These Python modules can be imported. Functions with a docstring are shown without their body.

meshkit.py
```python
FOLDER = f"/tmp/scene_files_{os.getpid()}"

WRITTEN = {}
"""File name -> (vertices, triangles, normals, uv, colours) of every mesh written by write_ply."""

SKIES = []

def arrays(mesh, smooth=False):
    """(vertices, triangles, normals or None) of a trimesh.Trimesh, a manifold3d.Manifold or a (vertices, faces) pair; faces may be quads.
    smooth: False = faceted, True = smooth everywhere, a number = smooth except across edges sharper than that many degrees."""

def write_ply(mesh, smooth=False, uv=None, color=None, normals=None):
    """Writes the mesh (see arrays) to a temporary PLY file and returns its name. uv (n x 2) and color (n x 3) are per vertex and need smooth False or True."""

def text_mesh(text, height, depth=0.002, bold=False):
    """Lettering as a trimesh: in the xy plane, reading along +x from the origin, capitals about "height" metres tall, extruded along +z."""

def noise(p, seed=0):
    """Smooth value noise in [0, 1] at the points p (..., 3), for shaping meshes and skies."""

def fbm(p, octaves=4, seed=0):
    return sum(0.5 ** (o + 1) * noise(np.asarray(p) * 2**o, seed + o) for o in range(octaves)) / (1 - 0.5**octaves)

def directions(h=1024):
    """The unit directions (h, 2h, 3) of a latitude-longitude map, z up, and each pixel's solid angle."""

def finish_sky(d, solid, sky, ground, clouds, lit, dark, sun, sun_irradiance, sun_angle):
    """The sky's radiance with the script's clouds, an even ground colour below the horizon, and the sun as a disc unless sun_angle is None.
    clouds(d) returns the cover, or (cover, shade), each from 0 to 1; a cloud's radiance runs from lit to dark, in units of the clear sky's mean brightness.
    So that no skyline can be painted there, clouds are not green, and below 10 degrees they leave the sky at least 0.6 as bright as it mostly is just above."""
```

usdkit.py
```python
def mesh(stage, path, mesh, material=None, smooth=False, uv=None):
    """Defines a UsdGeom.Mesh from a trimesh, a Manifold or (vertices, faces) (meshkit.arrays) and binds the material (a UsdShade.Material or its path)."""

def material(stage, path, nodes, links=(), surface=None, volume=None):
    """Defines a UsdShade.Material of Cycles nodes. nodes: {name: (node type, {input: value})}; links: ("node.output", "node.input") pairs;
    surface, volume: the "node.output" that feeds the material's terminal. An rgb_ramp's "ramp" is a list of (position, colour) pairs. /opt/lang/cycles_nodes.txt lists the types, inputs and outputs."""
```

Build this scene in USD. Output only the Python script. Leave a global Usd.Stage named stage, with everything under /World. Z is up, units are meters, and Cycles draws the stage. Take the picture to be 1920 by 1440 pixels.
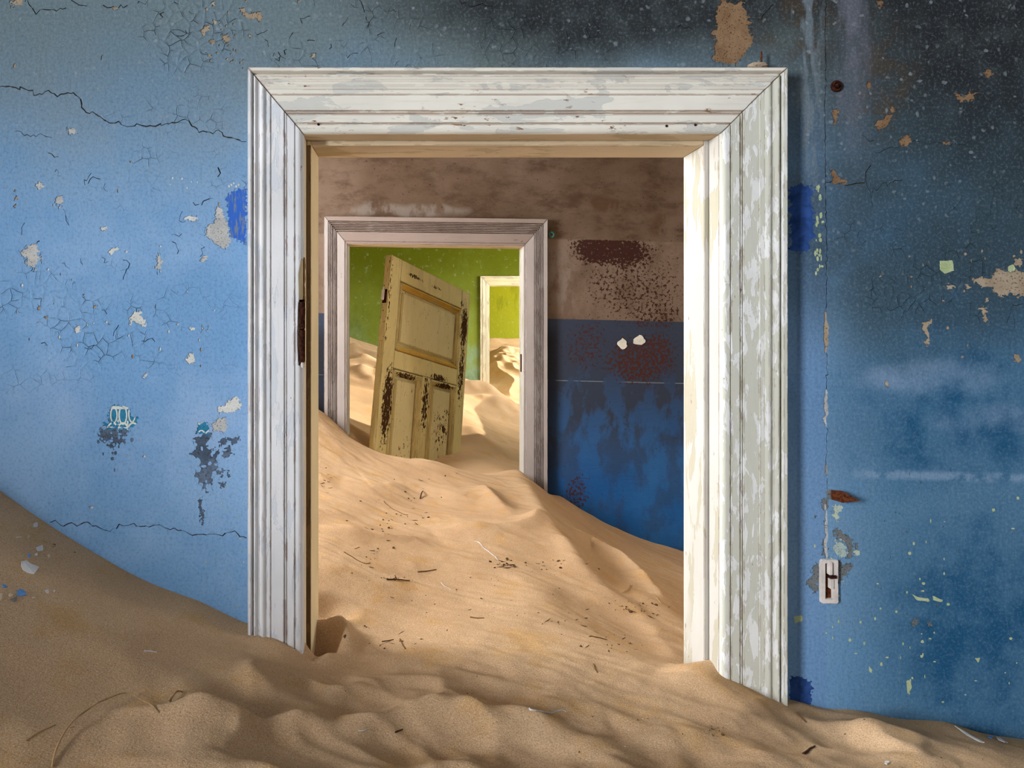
import math
import numpy as np
import trimesh
import usdkit
import meshkit
from pxr import Gf, Sdf, Usd, UsdGeom, UsdLux, UsdShade, Vt
from scipy.interpolate import RBFInterpolator, RegularGridInterpolator
from shapely.geometry import LineString, Polygon, box as sbox
from shapely.ops import unary_union

stage = Usd.Stage.CreateInMemory()
UsdGeom.SetStageUpAxis(stage, 'Z')
UsdGeom.SetStageMetersPerUnit(stage, 1.0)
stage.DefinePrim('/World', 'Xform')
stage.DefinePrim('/World/Looks', 'Scope')
rng = np.random.default_rng(11)

# ---------------------------------------------------------------- camera, sky, sun, window light, exposure
F, CX, CY = 1294.0, 775.0, 600.0            # focal length and principal point (the lens is shifted), pixels
EYE_Y, EYE_Z, D1 = -1.55, 1.70, 1.55        # eye; distance to the blue wall
cam = UsdGeom.Camera.Define(stage, '/World/camera')
HA = 36.0
cam.CreateHorizontalApertureAttr(HA)
cam.CreateVerticalApertureAttr(HA * 0.75)
cam.CreateFocalLengthAttr(F / 1920 * HA)
cam.CreateHorizontalApertureOffsetAttr((960 - CX) / 1920 * HA)
cam.CreateVerticalApertureOffsetAttr(-(720 - CY) / 1920 * HA)
cam.CreateClippingRangeAttr(Gf.Vec2f(0.05, 200))
xf = UsdGeom.Xformable(cam)
xf.AddTranslateOp().Set(Gf.Vec3d(0, EYE_Y, EYE_Z))
xf.AddRotateXOp().Set(90.0)
cam.CreateExposureAttr(0.0)

dome = UsdLux.DomeLight.Define(stage, '/World/sky')
dome.CreateIntensityAttr(1.0)
dome.CreateColorAttr(Gf.Vec3f(0.62, 0.78, 1.0))
sun = UsdLux.DistantLight.Define(stage, '/World/sun')
sun.CreateIntensityAttr(32000.0)
sun.CreateAngleAttr(0.6)
sun.CreateColorAttr(Gf.Vec3f(1.0, 0.93, 0.80))


def aim(prim, pos, direction):
    d = Gf.Vec3d(*direction).GetNormalized()
    q = Gf.Rotation(Gf.Vec3d(0, 0, -1), d)
    m = Gf.Matrix4d(1.0).SetRotate(q) * Gf.Matrix4d(1.0).SetTranslate(Gf.Vec3d(*pos))
    UsdGeom.Xformable(prim).AddTransformOp().Set(m)


aim(sun, (3, 6, 6), (-0.85, -0.40, -0.33))


def window_light(name, pos, direction, w, h, power, color):
    """daylight entering through a window opening: one area light just outside the opening"""
    l = UsdLux.RectLight.Define(stage, '/World/' + name)
    l.CreateWidthAttr(w)
    l.CreateHeightAttr(h)
    l.CreateIntensityAttr(power)
    l.CreateColorAttr(Gf.Vec3f(*color))
    d = Gf.Vec3d(*direction).GetNormalized()
    z = -d
    up = Gf.Vec3d(0, 0, 1)
    x = Gf.Cross(up, z).GetNormalized()
    y = Gf.Cross(z, x)
    m = Gf.Matrix4d(x[0], x[1], x[2], 0, y[0], y[1], y[2], 0, z[0], z[1], z[2], 0, pos[0], pos[1], pos[2], 1)
    UsdGeom.Xformable(l).AddTransformOp().Set(m)


WIN1 = (-3.10, -2.20, 1.50, 2.80)      # y0 y1 z0 z1 in the left wall of the blue room
FILL2R = (0.30, 0.90, 1.3, 2.4)       # right end wall of the corridor: opening added to let fill light in
WIN2 = (0.38, 1.28, 1.5, 2.7)       # left wall of the corridor
WIN3 = (4.2, 5.7, 1.6, 2.8)         # left wall of the green room
WIN3R = (4.2, 6.2, 1.6, 2.9)        # right wall of the green room
WIN4 = (7.6, 11.0, 1.0, 3.0)         # right wall of the end room
XL1, XR1, XL2, XR2, XL3, XR3, XL4, XR4 = -2.3, 2.7, -1.7, 2.4, -2.1, 2.4, -1.6, 4.2
cool = (0.93, 0.96, 1.0)
window_light('blue_room_daylight', (XL1 - 0.22, sum(WIN1[:2]) / 2, sum(WIN1[2:]) / 2), (1, 0, 0), 0.9, 1.3, 74, cool)
window_light('corridor_daylight', (XL2 - 0.22, sum(WIN2[:2]) / 2, sum(WIN2[2:]) / 2), (1, 0, 0), 0.9, 1.2, 66, (0.98, 0.98, 0.97))
window_light('corridor_daylight_001', (XR2 + 0.22, sum(FILL2R[:2]) / 2, sum(FILL2R[2:]) / 2), (-1, 0, 0), 0.6, 1.1, 13, (1.0, 0.88, 0.68))  # added warm fill that brightens the left jamb of the white frame
window_light('green_room_daylight', (XL3 - 0.22, sum(WIN3[:2]) / 2, sum(WIN3[2:]) / 2), (1, 0, 0), 1.5, 1.2, 10, (1.0, 0.96, 0.88))
window_light('green_room_daylight_001', (XR3 + 0.22, sum(WIN3R[:2]) / 2, sum(WIN3R[2:]) / 2), (-1, 0, 0), 2.0, 1.3, 20, (1.0, 0.96, 0.88))
window_light('end_room_daylight', (XR4 + 0.22, sum(WIN4[:2]) / 2, sum(WIN4[2:]) / 2), (-1, 0, 0), 3.4, 2.0, 26, (1.0, 0.96, 0.88))


# ---------------------------------------------------------------- prims
def numbered(parent, name):
    p, k = f'{parent}/{name}', 0
    while stage.GetPrimAtPath(p):
        k += 1
        p = f'{parent}/{name}_{k:03d}'
    return p


def tag(prim, label=None, cat=None, group=None, kind=None):
    for k, v in (('label', label), ('category', cat), ('group', group), ('kind', kind)):
        if v:
            prim.SetCustomDataByKey(k, v)
    return prim


def thing(name, label, cat, group=None, kind=None, matrix=None):
    x = UsdGeom.Xform.Define(stage, numbered('/World', name))
    if matrix is not None:
        x.AddTransformOp().Set(Gf.Matrix4d(*np.asarray(matrix, float).T.ravel().tolist()))
    return tag(x.GetPrim(), label, cat, group, kind)


def obj(name, mesh, mat, parent=None, smooth=False, label=None, cat=None, group=None, kind=None):
    path = numbered(str(parent.GetPath()) if parent else '/World', name)
    m = usdkit.mesh(stage, path, mesh, mat, smooth=smooth)
    return tag(m.GetPrim(), label, cat, group, kind)


def join(ms):
    return trimesh.util.concatenate(ms)


def bx(x0, x1, y0, y1, z0, z1):
    m = trimesh.creation.box([abs(x1 - x0), abs(y1 - y0), abs(z1 - z0)])
    m.apply_translation([(x0 + x1) / 2, (y0 + y1) / 2, (z0 + z1) / 2])
    return m


def cbox(x0, x1, y0, y1, z0, z1, c=0.003):
    """box with chamfered edges"""
    pts = []
    for sx, (a, b) in ((0, (x0, x1)), (1, (x0, x1))):
        for sy in (0, 1):
            for sz in (0, 1):
                p = [(x0, x1)[sx], (y0, y1)[sy], (z0, z1)[sz]]
                i = [c * (1 if s == 0 else -1) for s in (sx, sy, sz)]
                for ax in range(3):
                    q = [p[k] + (0 if k == ax else i[k]) for k in range(3)]
                    pts.append(q)
    return trimesh.convex.convex_hull(np.array(pts))


def prism(poly, y0, y1, engine='earcut'):
    """shapely polygon in (x, z) extruded along y from y0 to y1"""
    geoms = [g for g in getattr(poly, 'geoms', [poly]) if g.geom_type == 'Polygon' and g.area > 1e-8]
    out = []
    for g in geoms:
        m = trimesh.creation.extrude_polygon(g, y1 - y0, engine=engine)
        v = np.array(m.vertices)
        m2 = trimesh.Trimesh(np.c_[v[:, 0], y1 - v[:, 2], v[:, 1]], m.faces, process=False)
        out.append(m2)
    return join(out)


def tube(points, radii, n=7):
    p = np.asarray(points, float)
    radii = np.broadcast_to(radii, len(p))
    t = np.gradient(p, axis=0)
    t /= np.linalg.norm(t, axis=1, keepdims=True) + 1e-12
    ref = np.array([0.31, 0.22, 0.92])
    a = np.cross(t, ref)
    a /= np.linalg.norm(a, axis=1, keepdims=True) + 1e-12
    b = np.cross(t, a)
    ang = np.linspace(0, 2 * np.pi, n, endpoint=False)
    ring = p[:, None] + radii[:, None, None] * (a[:, None] * np.cos(ang)[None, :, None] + b[:, None] * np.sin(ang)[None, :, None])
    v = ring.reshape(-1, 3)
    f = []
    for i in range(len(p) - 1):
        for k in range(n):
            q, r = i * n + k, i * n + (k + 1) % n
            f += [[q, r, q + n], [r, r + n, q + n]]
    c0, c1 = len(v), len(v) + 1
    v = np.vstack([v, p[0], p[-1]])
    for k in range(n):
        f += [[c0, (k + 1) % n, k], [c1, (len(p) - 1) * n + k, (len(p) - 1) * n + (k + 1) % n]]
    return trimesh.Trimesh(v, f, process=False)


def wx(px, D):
    return (px - CX) / F * D


def wz(py, D):
    return EYE_Z - (py - CY) / F * D


# ---------------------------------------------------------------- material graphs
class G:
    def __init__(self, name):
        self.name, self.nodes, self.links, self.k = name, {}, [], 0

    def n(self, kind, **inp):
        self.k += 1
        nm, vals = f'n{self.k}', {}
        for k, v in inp.items():
            if isinstance(v, str) and '.' in v:
                self.links.append((v, f'{nm}.{k}'))
            else:
                vals[k] = v
        self.nodes[nm] = (kind, vals)
        return nm

    def pos(self):
        return self.n('geometry') + '.position'

    def obj(self):
        return self.n('texture_coordinate') + '.object'

    def math(self, op, a, b=0.0, c=0.0, clamp=False):
        return self.n('math', math_type=op, value1=a, value2=b, value3=c, use_clamp=clamp) + '.value'

    def vmath(self, op, a, b=(0, 0, 0), c=(0, 0, 0), out='vector', scale=1.0):
        return self.n('vector_math', math_type=op, vector1=a, vector2=b, vector3=c, scale=scale) + '.' + out

    dim = '3D'

    def noise(self, vec, scale, detail=3.0, rough=0.55, dist=0.0, out='fac'):
        return self.n('noise_texture', dimensions=self.dim, vector=vec, scale=scale, detail=detail, roughness=rough, distortion=dist) + '.' + out

    def smooth(self, v, lo, hi, a=0.0, b=1.0):
        return self.n('map_range', range_type='smoothstep', value=v, from_min=lo, from_max=hi, to_min=a, to_max=b, clamp=True) + '.result'

    def mix(self, fac, a, b, mode='mix'):
        return self.n('mix_color', blend_type=mode, fac=fac, a=a, b=b) + '.result'

    def mul(self, *xs):
        r = xs[0]
        for x in xs[1:]:
            r = self.math('multiply', r, x)
        return r

    def mx(self, *xs):
        r = xs[0]
        for x in xs[1:]:
            r = self.math('maximum', r, x)
        return r

    def sep(self, v):
        s = self.n('separate_xyz', vector=v)
        return s + '.x', s + '.y', s + '.z'

    def wall(self):
        """coordinates on a wall plane, (x, z, 0), from world positions; noise then needs two dimensions only"""
        self.dim = '2D'
        x, y, z = self.sep(self.pos())
        return self.n('combine_xyz', x=x, y=z, z=0.0) + '.vector', x, z

    def scalev(self, v, s):
        return self.vmath('multiply', v, s)

    def warp(self, P, scale, amt):
        c = self.n('noise_texture', dimensions=self.dim, vector=P, scale=scale, detail=2.0, roughness=0.6) + '.color'
        c = self.vmath('subtract', c, (0.5, 0.5, 0.5))
        return self.vmath('multiply_add', c, (amt, amt, amt), P)

    def blob(self, P, px, py, rx, ry, D, lo=0.45, hi=1.15):
        """1 inside an ellipse on the wall at distance D (given in photo pixels), fading out"""
        s = D / F
        S = (1 / (rx * s), 1 / (ry * s), 0.0)
        L = (-wx(px, D) * S[0], -wz(py, D) * S[1], 0.0)
        return self.smooth(self.vmath('length', self.vmath('multiply_add', P, S, L), out='value'), lo, hi, 1.0, 0.0)

    def bump(self, h, dist=0.002, strength=1.0, normal=None):
        kw = dict(height=h, distance=dist, strength=strength)
        if normal:
            kw['normal'] = normal
        return self.n('bump', **kw) + '.normal'

    def done(self, color, rough=0.8, normal=None, spec=0.3, **kw):
        if spec <= 0.3 and not kw.get('metallic'):
            inp = dict(color=color, roughness=0.4)
            kind = 'diffuse_bsdf'
        else:
            inp = dict(base_color=color, roughness=rough, specular_ior_level=spec, **kw)
            kind = 'principled_bsdf'
        if normal:
            inp['normal'] = normal
        p = self.n(kind, **inp)
        return usdkit.material(stage, '/World/Looks/' + self.name, self.nodes, self.links, surface=p + '.BSDF')


def cracks(g, P, scale, width, warp=0.02, wscale=9.0):
    """network of fine paint cracks: 1 on the crack"""
    Q = g.warp(P, wscale, warp)
    d = g.n('voronoi_texture', feature='distance_to_edge', vector=Q, scale=scale, randomness=1.0) + '.distance'
    return g.smooth(d, 0.0, width, 1.0, 0.0)


def mat_blue_wall():
    g = G('blue_wall_paint')
    P0, x, z = g.wall()
    P = g.warp(P0, 3.0, 0.16)
    B = lambda *a, **k: g.blob(P, *a, D1, **k)
    n1 = g.noise(P0, 2.6, 4.0, 0.62)
    n2 = g.noise(P0, 14.0, 4.0, 0.65)
    nb = g.noise(g.scalev(P0, (30, 5, 1)), 1.6, 2.0, 0.6)
    fine = g.noise(P0, 150.0, 3.0, 0.75)
    col = g.mix(g.smooth(n1, 0.35, 0.68), (0.190, 0.375, 0.62), (0.275, 0.455, 0.69))
    # deeper, tealer blue towards the right; light falloff there put into the colour
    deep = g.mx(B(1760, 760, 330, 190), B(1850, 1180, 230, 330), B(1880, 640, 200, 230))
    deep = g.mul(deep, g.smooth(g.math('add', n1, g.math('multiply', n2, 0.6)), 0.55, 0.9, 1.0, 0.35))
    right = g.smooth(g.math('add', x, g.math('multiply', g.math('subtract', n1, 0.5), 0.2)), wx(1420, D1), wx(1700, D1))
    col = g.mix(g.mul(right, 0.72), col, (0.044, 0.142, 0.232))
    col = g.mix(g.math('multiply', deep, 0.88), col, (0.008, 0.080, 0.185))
    # pale clouds where the coat is rubbed thin
    pale = g.mx(g.mul(B(260, 760, 260, 120), 0.5), g.mul(B(1760, 705, 150, 45), 0.5), g.mul(B(1880, 790, 140, 30), 0.55), g.mul(B(380, 690, 90, 120), 0.4))
    pale = g.mul(pale, g.smooth(n1, 0.3, 0.7), g.smooth(n2, 0.3, 0.65, 0.5, 1.0))
    col = g.mix(pale, col, (0.36, 0.48, 0.68))
    line = g.math('absolute', g.math('subtract', g.math('multiply_add', x, 0.03, z), wz(886, D1) + 0.03 * wx(1560, D1)))
    rub = g.mul(g.smooth(line, 0.002, 0.016, 1.0, 0.0), g.smooth(x, wx(1480, D1), wx(1700, D1)), g.smooth(n2, 0.38, 0.55))
    col = g.mix(g.mul(rub, 0.5), col, (0.30, 0.42, 0.58))
    # old strip beside the casing, lighter and cleaner
    strip = g.mul(g.smooth(x, wx(1490, D1), wx(1496, D1)), g.smooth(x, wx(1546, D1), wx(1551, D1), 1.0, 0.0))
    col = g.mix(g.mul(strip, 0.6), col, (0.15, 0.28, 0.50))
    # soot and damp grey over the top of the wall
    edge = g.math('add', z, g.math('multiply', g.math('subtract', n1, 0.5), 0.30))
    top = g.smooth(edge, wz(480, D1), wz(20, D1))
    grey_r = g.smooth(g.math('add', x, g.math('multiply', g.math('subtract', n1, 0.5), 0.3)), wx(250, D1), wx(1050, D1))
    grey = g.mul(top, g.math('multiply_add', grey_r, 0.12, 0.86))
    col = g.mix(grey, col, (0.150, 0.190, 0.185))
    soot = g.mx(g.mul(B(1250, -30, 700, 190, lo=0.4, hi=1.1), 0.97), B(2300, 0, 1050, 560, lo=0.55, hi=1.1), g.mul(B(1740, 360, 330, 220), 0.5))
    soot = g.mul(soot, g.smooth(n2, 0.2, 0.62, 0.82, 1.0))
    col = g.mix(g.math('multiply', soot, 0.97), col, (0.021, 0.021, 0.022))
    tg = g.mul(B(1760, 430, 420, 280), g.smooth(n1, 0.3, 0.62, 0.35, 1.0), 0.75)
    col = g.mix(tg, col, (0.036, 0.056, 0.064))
    brown = g.mul(g.mx(B(1640, 150, 90, 130), B(1500, 50, 90, 90)), g.smooth(n2, 0.42, 0.62))
    col = g.mix(g.mul(brown, 0.5), col, (0.085, 0.06, 0.035))
    # pale runs beside the old pipe trace
    wig = g.math('add', x, g.math('multiply', g.math('subtract', nb, 0.5), 0.06))
    run = g.mul(g.smooth(wig, wx(1560, D1), wx(1592, D1)), g.smooth(wig, wx(1590, D1), wx(1650, D1), 1.0, 0.0), g.smooth(z, wz(420, D1), wz(60, D1)), g.smooth(n2, 0.3, 0.6, 0.4, 1.0))
    col = g.mix(g.mul(run, 0.8), col, (0.15, 0.16, 0.20))
    run2 = g.mul(g.smooth(wig, wx(1490, D1), wx(1506, D1)), g.smooth(wig, wx(1520, D1), wx(1560, D1), 1.0, 0.0), g.smooth(z, wz(450, D1), wz(230, D1)))
    col = g.mix(g.mul(run2, g.smooth(nb, 0.4, 0.6), 0.8), col, (0.17, 0.21, 0.24))
    # salt specks, fine scratches
    sp = g.n('voronoi_texture', dimensions='2D', feature='f1', vector=g.warp(P0, 45.0, 0.014), scale=44.0, randomness=1.0)
    rnd, rg, rb = g.sep(sp + '.color')
    spk = g.mul(g.smooth(g.math('subtract', sp + '.distance', g.mul(rg, 0.10)), 0.02, 0.16, 1.0, 0.0), g.smooth(rnd, 0.55, 0.85), g.smooth(n2, 0.30, 0.6))
    col = g.mix(g.mul(spk, g.smooth(z, wz(600, D1), wz(200, D1), 0.10, 0.50)), col, (0.33, 0.38, 0.40))
    col = g.mix(g.smooth(fine, 0.45, 0.80, 0.0, 0.28), col, (0.03, 0.05, 0.08))
    col = g.mix(g.smooth(fine, 0.52, 0.22, 0.0, 0.18), col, (0.36, 0.45, 0.54))
    # crackle relief and dirt in it
    cm = g.mx(B(460, 60, 330, 130), g.mul(B(170, 620, 330, 130), 0.8), g.mul(B(380, 300, 260, 160), 0.55), g.mul(B(850, 70, 420, 80), 0.85), g.mul(B(1780, 480, 260, 160), 0.6))
    area = g.noise(P0, 7.0, 2.0, 0.6)
    cm = g.mul(cm, g.smooth(area, 0.42, 0.62))
    d1 = g.n('voronoi_texture', dimensions='2D', feature='distance_to_edge', vector=g.warp(P0, 11.0, 0.03), scale=40.0, randomness=1.0) + '.distance'
    gate = g.noise(P0, 24.0, 1.0)
    c = g.mul(g.smooth(d1, 0.0, 0.045, 1.0, 0.0), cm, g.smooth(gate, 0.44, 0.60))
    col = g.mix(g.mul(c, 0.62), col, (0.035, 0.05, 0.06))
    cur = g.mul(g.smooth(d1, 0.0, 0.22, 1.0, 0.0), cm)
    h = g.math('add', g.math('multiply', g.noise(g.scalev(P0, (1, 0.45, 1)), 95.0, 3.0, 0.65), 0.45), g.math('multiply', n2, 0.35))
    h = g.math('add', h, g.math('multiply', cur, 0.55))
    h = g.math('subtract', h, g.math('multiply', c, 1.2))
    return g.done(col, 0.62, g.bump(h, 0.0035, 0.9), 0.3)


def mat_plaster(name, c1, c2, dark, s=14.0):
    g = G(name)
    P = g.pos()
    n = g.noise(P, s, 4.0, 0.6)
    col = g.mix(g.smooth(n, 0.35, 0.65), c1, c2)
    pit = g.smooth(g.noise(P, s * 14, 3.0, 0.6), 0.58, 0.68)
    col = g.mix(g.mul(pit, 0.7), col, dark)
    h = g.math('subtract', g.noise(P, s * 5, 4.0, 0.7), g.mul(pit, 0.6))
    return g.done(col, 0.9, g.bump(h, 0.003, 0.7), 0.15)


def mat_flat(name, col, rough=0.8, var=0.25, s=40.0, spec=0.25, bump=0.001, metal=0.0):
    g = G(name)
    P = g.obj()
    n = g.noise(P, s, 3.0, 0.6)
    c = g.mix(g.smooth(n, 0.3, 0.7), tuple(x * (1 - var) for x in col), tuple(min(1, x * (1 + var)) for x in col))
    return g.done(c, rough, g.bump(n, bump, 0.7), spec, metallic=metal)


def mat_rust(name='rusty_iron', a=(0.05, 0.018, 0.012), b=(0.16, 0.05, 0.02)):
    g = G(name)
    P = g.pos()
    n = g.noise(P, 160.0, 4.0, 0.65)
    c = g.mix(g.smooth(n, 0.35, 0.66), a, b)
    return g.done(c, 0.85, g.bump(n, 0.002, 1.0), 0.3)


def mat_wood_paint(name, paint, under, under_amt, chip, axis='z', seed=0.0, dirt=(0.36, 0.27, 0.13), edge_r=0.004, wood=(0.12, 0.05, 0.02), tex='pos', big=1.0, dirt_amt=0.5, worn=None):
    """old painted timber: paint over an older coat, chipped to the wood along arrises, dirt in the quirks"""
    g = G(name)
    P = g.pos() if tex == 'pos' else g.obj()
    P = g.vmath('add', P, (seed, seed * 1.7, seed * 0.6))
    st = {'z': (1, 1, 0.28), 'x': (0.28, 1, 1)}[axis]
    st2 = {'z': (1, 1, 0.05), 'x': (0.05, 1, 1)}[axis]
    S = g.scalev(P, st)
    col = g.mix(g.smooth(g.noise(P, 4.0 * big, 3.0), 0.35, 0.65), tuple(x * 0.92 for x in paint), paint)
    if under_amt > 0:
        un = g.noise(S, 17.0 * big, 5.0, 0.62, 0.4)
        um = g.mul(g.smooth(un, 0.60 - 0.16 * under_amt, 0.612 - 0.16 * under_amt), g.smooth(g.noise(P, 3.1, 2.0), 0.34, 0.40))
        col = g.mix(g.mul(um, 0.85), col, under)
    else:
        um = g.math('multiply', 0.0, 0.0)
    grain = g.noise(g.scalev(P, st2), 130.0, 3.0, 0.65)
    col = g.mix(g.smooth(grain, 0.52, 0.75, 0.0, 0.22), col, tuple(x * 0.55 for x in paint))
    ng = g.n('geometry') + '.normal'
    bv = g.n('bevel', samples=3, radius=edge_r) + '.bevel'
    e = g.smooth(g.vmath('dot_product', bv, ng, out='value'), 0.80, 0.995, 1.0, 0.0)
    dn = g.noise(S, 30.0 * big, 4.0, 0.65)
    col = g.mix(g.mul(e, g.smooth(g.noise(P, 6.0), 0.35, 0.6), dirt_amt), col, dirt)
    em = g.mul(e, g.smooth(dn, 0.60 - 0.12 * chip, 0.63 - 0.12 * chip))
    fl = g.smooth(g.noise(S, 60.0 * big, 4.0, 0.7), 0.72 - 0.06 * chip, 0.74 - 0.06 * chip)
    spots = g.mul(fl, g.smooth(g.noise(P, 7.0, 2.0), 0.50, 0.58))
    m = g.mx(em, spots)
    if worn:
        for (u, w, ru, rw, amt) in worn:
            d = g.vmath('length', g.vmath('multiply_add', g.obj(), (1 / ru, 0, 1 / rw), (-u / ru, 0, -w / rw)), out='value')
            wm = g.mul(g.smooth(d, 0.2, 1.2, 1.0, 0.0), amt)
            m = g.mx(m, g.smooth(g.math('add', g.noise(g.scalev(P, (1, 1, 0.45)), 70.0, 4.0, 0.7), g.mul(wm, 0.30)), 0.665, 0.685))
    col = g.mix(m, col, g.mix(grain, wood, tuple(x * 1.9 for x in wood)))
    h = g.math('add', g.math('multiply', grain, 0.25), g.math('multiply', g.noise(P, 140.0, 2.0, 0.6), 0.3))
    h = g.math('subtract', h, g.mul(spots, 0.8))
    h = g.math('subtract', h, g.mul(um, 0.35))
    return g.done(col, 0.55, g.bump(h, 0.0016, 0.8), 0.25)


def mat_corridor_wall():
    D = 3.64
    g = G('corridor_wall_paint')
    P0, x, z = g.wall()
    P = g.warp(P0, 2.2, 0.25)
    n1 = g.noise(P0, 1.5, 5.0, 0.6)
    n2 = g.noise(g.scalev(P0, (1, 0.5, 1)), 9.0, 5.0, 0.65)
    up = g.mix(g.smooth(n1, 0.35, 0.65), (0.105, 0.070, 0.047), (0.15, 0.105, 0.078))
    hz = g.noise(g.scalev(P0, (0.75, 1.5, 1)), 5.0, 5.0, 0.7)
    up = g.mix(g.smooth(hz, 0.42, 0.72, 0.0, 0.7), up, (0.055, 0.031, 0.018))
    lowband = g.smooth(g.math('add', z, g.math('multiply', g.math('subtract', x, wx(1030, D)), 0.024)), wz(446, D), wz(450, D))
    up = g.mix(g.mul(lowband, g.smooth(n2, 0.3, 0.6, 0.3, 0.75)), up, (0.20, 0.145, 0.112))
    lo = g.mix(g.smooth(n1, 0.3, 0.7), (0.018, 0.105, 0.33), (0.035, 0.155, 0.42))
    grime = g.math('add', g.math('multiply', g.smooth(z, wz(960, D), wz(640, D)), 0.95), g.math('multiply', g.smooth(n2, 0.42, 0.62), 0.4))
    lo = g.mix(g.math('minimum', grime, 0.93), lo, (0.042, 0.046, 0.06))
    line = g.math('multiply_add', x, -0.022, z)
    line = g.math('add', z, g.math('multiply', g.math('subtract', x, wx(1030, D)), 0.024))
    isup = g.smooth(line, wz(598.5, D), wz(596.5, D))
    col = g.mix(isup, lo, up)
    crease = g.math('multiply', g.smooth(g.math('absolute', g.math('subtract', line, wz(713, D))), 0.001, 0.004, 1.0, 0.0), g.smooth(n2, 0.4, 0.5))
    col = g.mix(g.mul(crease, 0.35), col, (0.35, 0.42, 0.50))
    # flaked dark mould
    fl = g.noise(P0, 62.0, 4.0, 0.7)
    reg = g.mx(g.mul(1.35, g.blob(P, 1155, 465, 95, 45, D), g.smooth(line, wz(446, D), wz(449, D))),
               g.mul(g.blob(P, 1190, 540, 110, 70, D), 0.52), g.mul(g.blob(P, 1215, 675, 75, 55, D), 0.85), g.mul(g.blob(P, 1100, 650, 60, 60, D), 0.55),
               g.mul(g.blob(P, 1090, 925, 25, 60, D), 0.6), g.mul(g.blob(P, 1235, 590, 40, 40, D), 0.6))
    m = g.smooth(g.math('add', fl, g.math('multiply', reg, 0.26)), 0.685, 0.715)
    dk = g.mix(isup, (0.075, 0.026, 0.018), (0.035, 0.012, 0.010))
    col = g.mix(g.mul(m, 0.93), col, dk)
    # darker band beside the casing
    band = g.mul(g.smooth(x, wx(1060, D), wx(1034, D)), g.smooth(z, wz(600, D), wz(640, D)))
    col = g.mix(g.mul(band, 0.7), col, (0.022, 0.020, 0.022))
    # pale dust above the casing and at its side
    dust = g.mx(g.mul(g.blob(P, 760, 396, 130, 14, D), 0.6), g.mul(g.blob(P, 1050, 525, 30, 70, D), 0.5))
    col = g.mix(g.mul(dust, g.smooth(n2, 0.4, 0.6)), col, (0.22, 0.19, 0.17))
    stain = g.mx(g.blob(P, 1145, 385, 45, 16, D), g.blob(P, 1235, 410, 28, 30, D))
    col = g.mix(g.mul(stain, g.smooth(n2, 0.42, 0.6), 0.7), col, (0.075, 0.04, 0.022))
    h = g.math('add', g.noise(g.scalev(P0, (0.5, 1, 1)), 40.0, 3.0, 0.65), g.math('multiply', m, -0.5))
    return g.done(col, 0.75, g.bump(h, 0.004, 0.7), 0.25)


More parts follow.
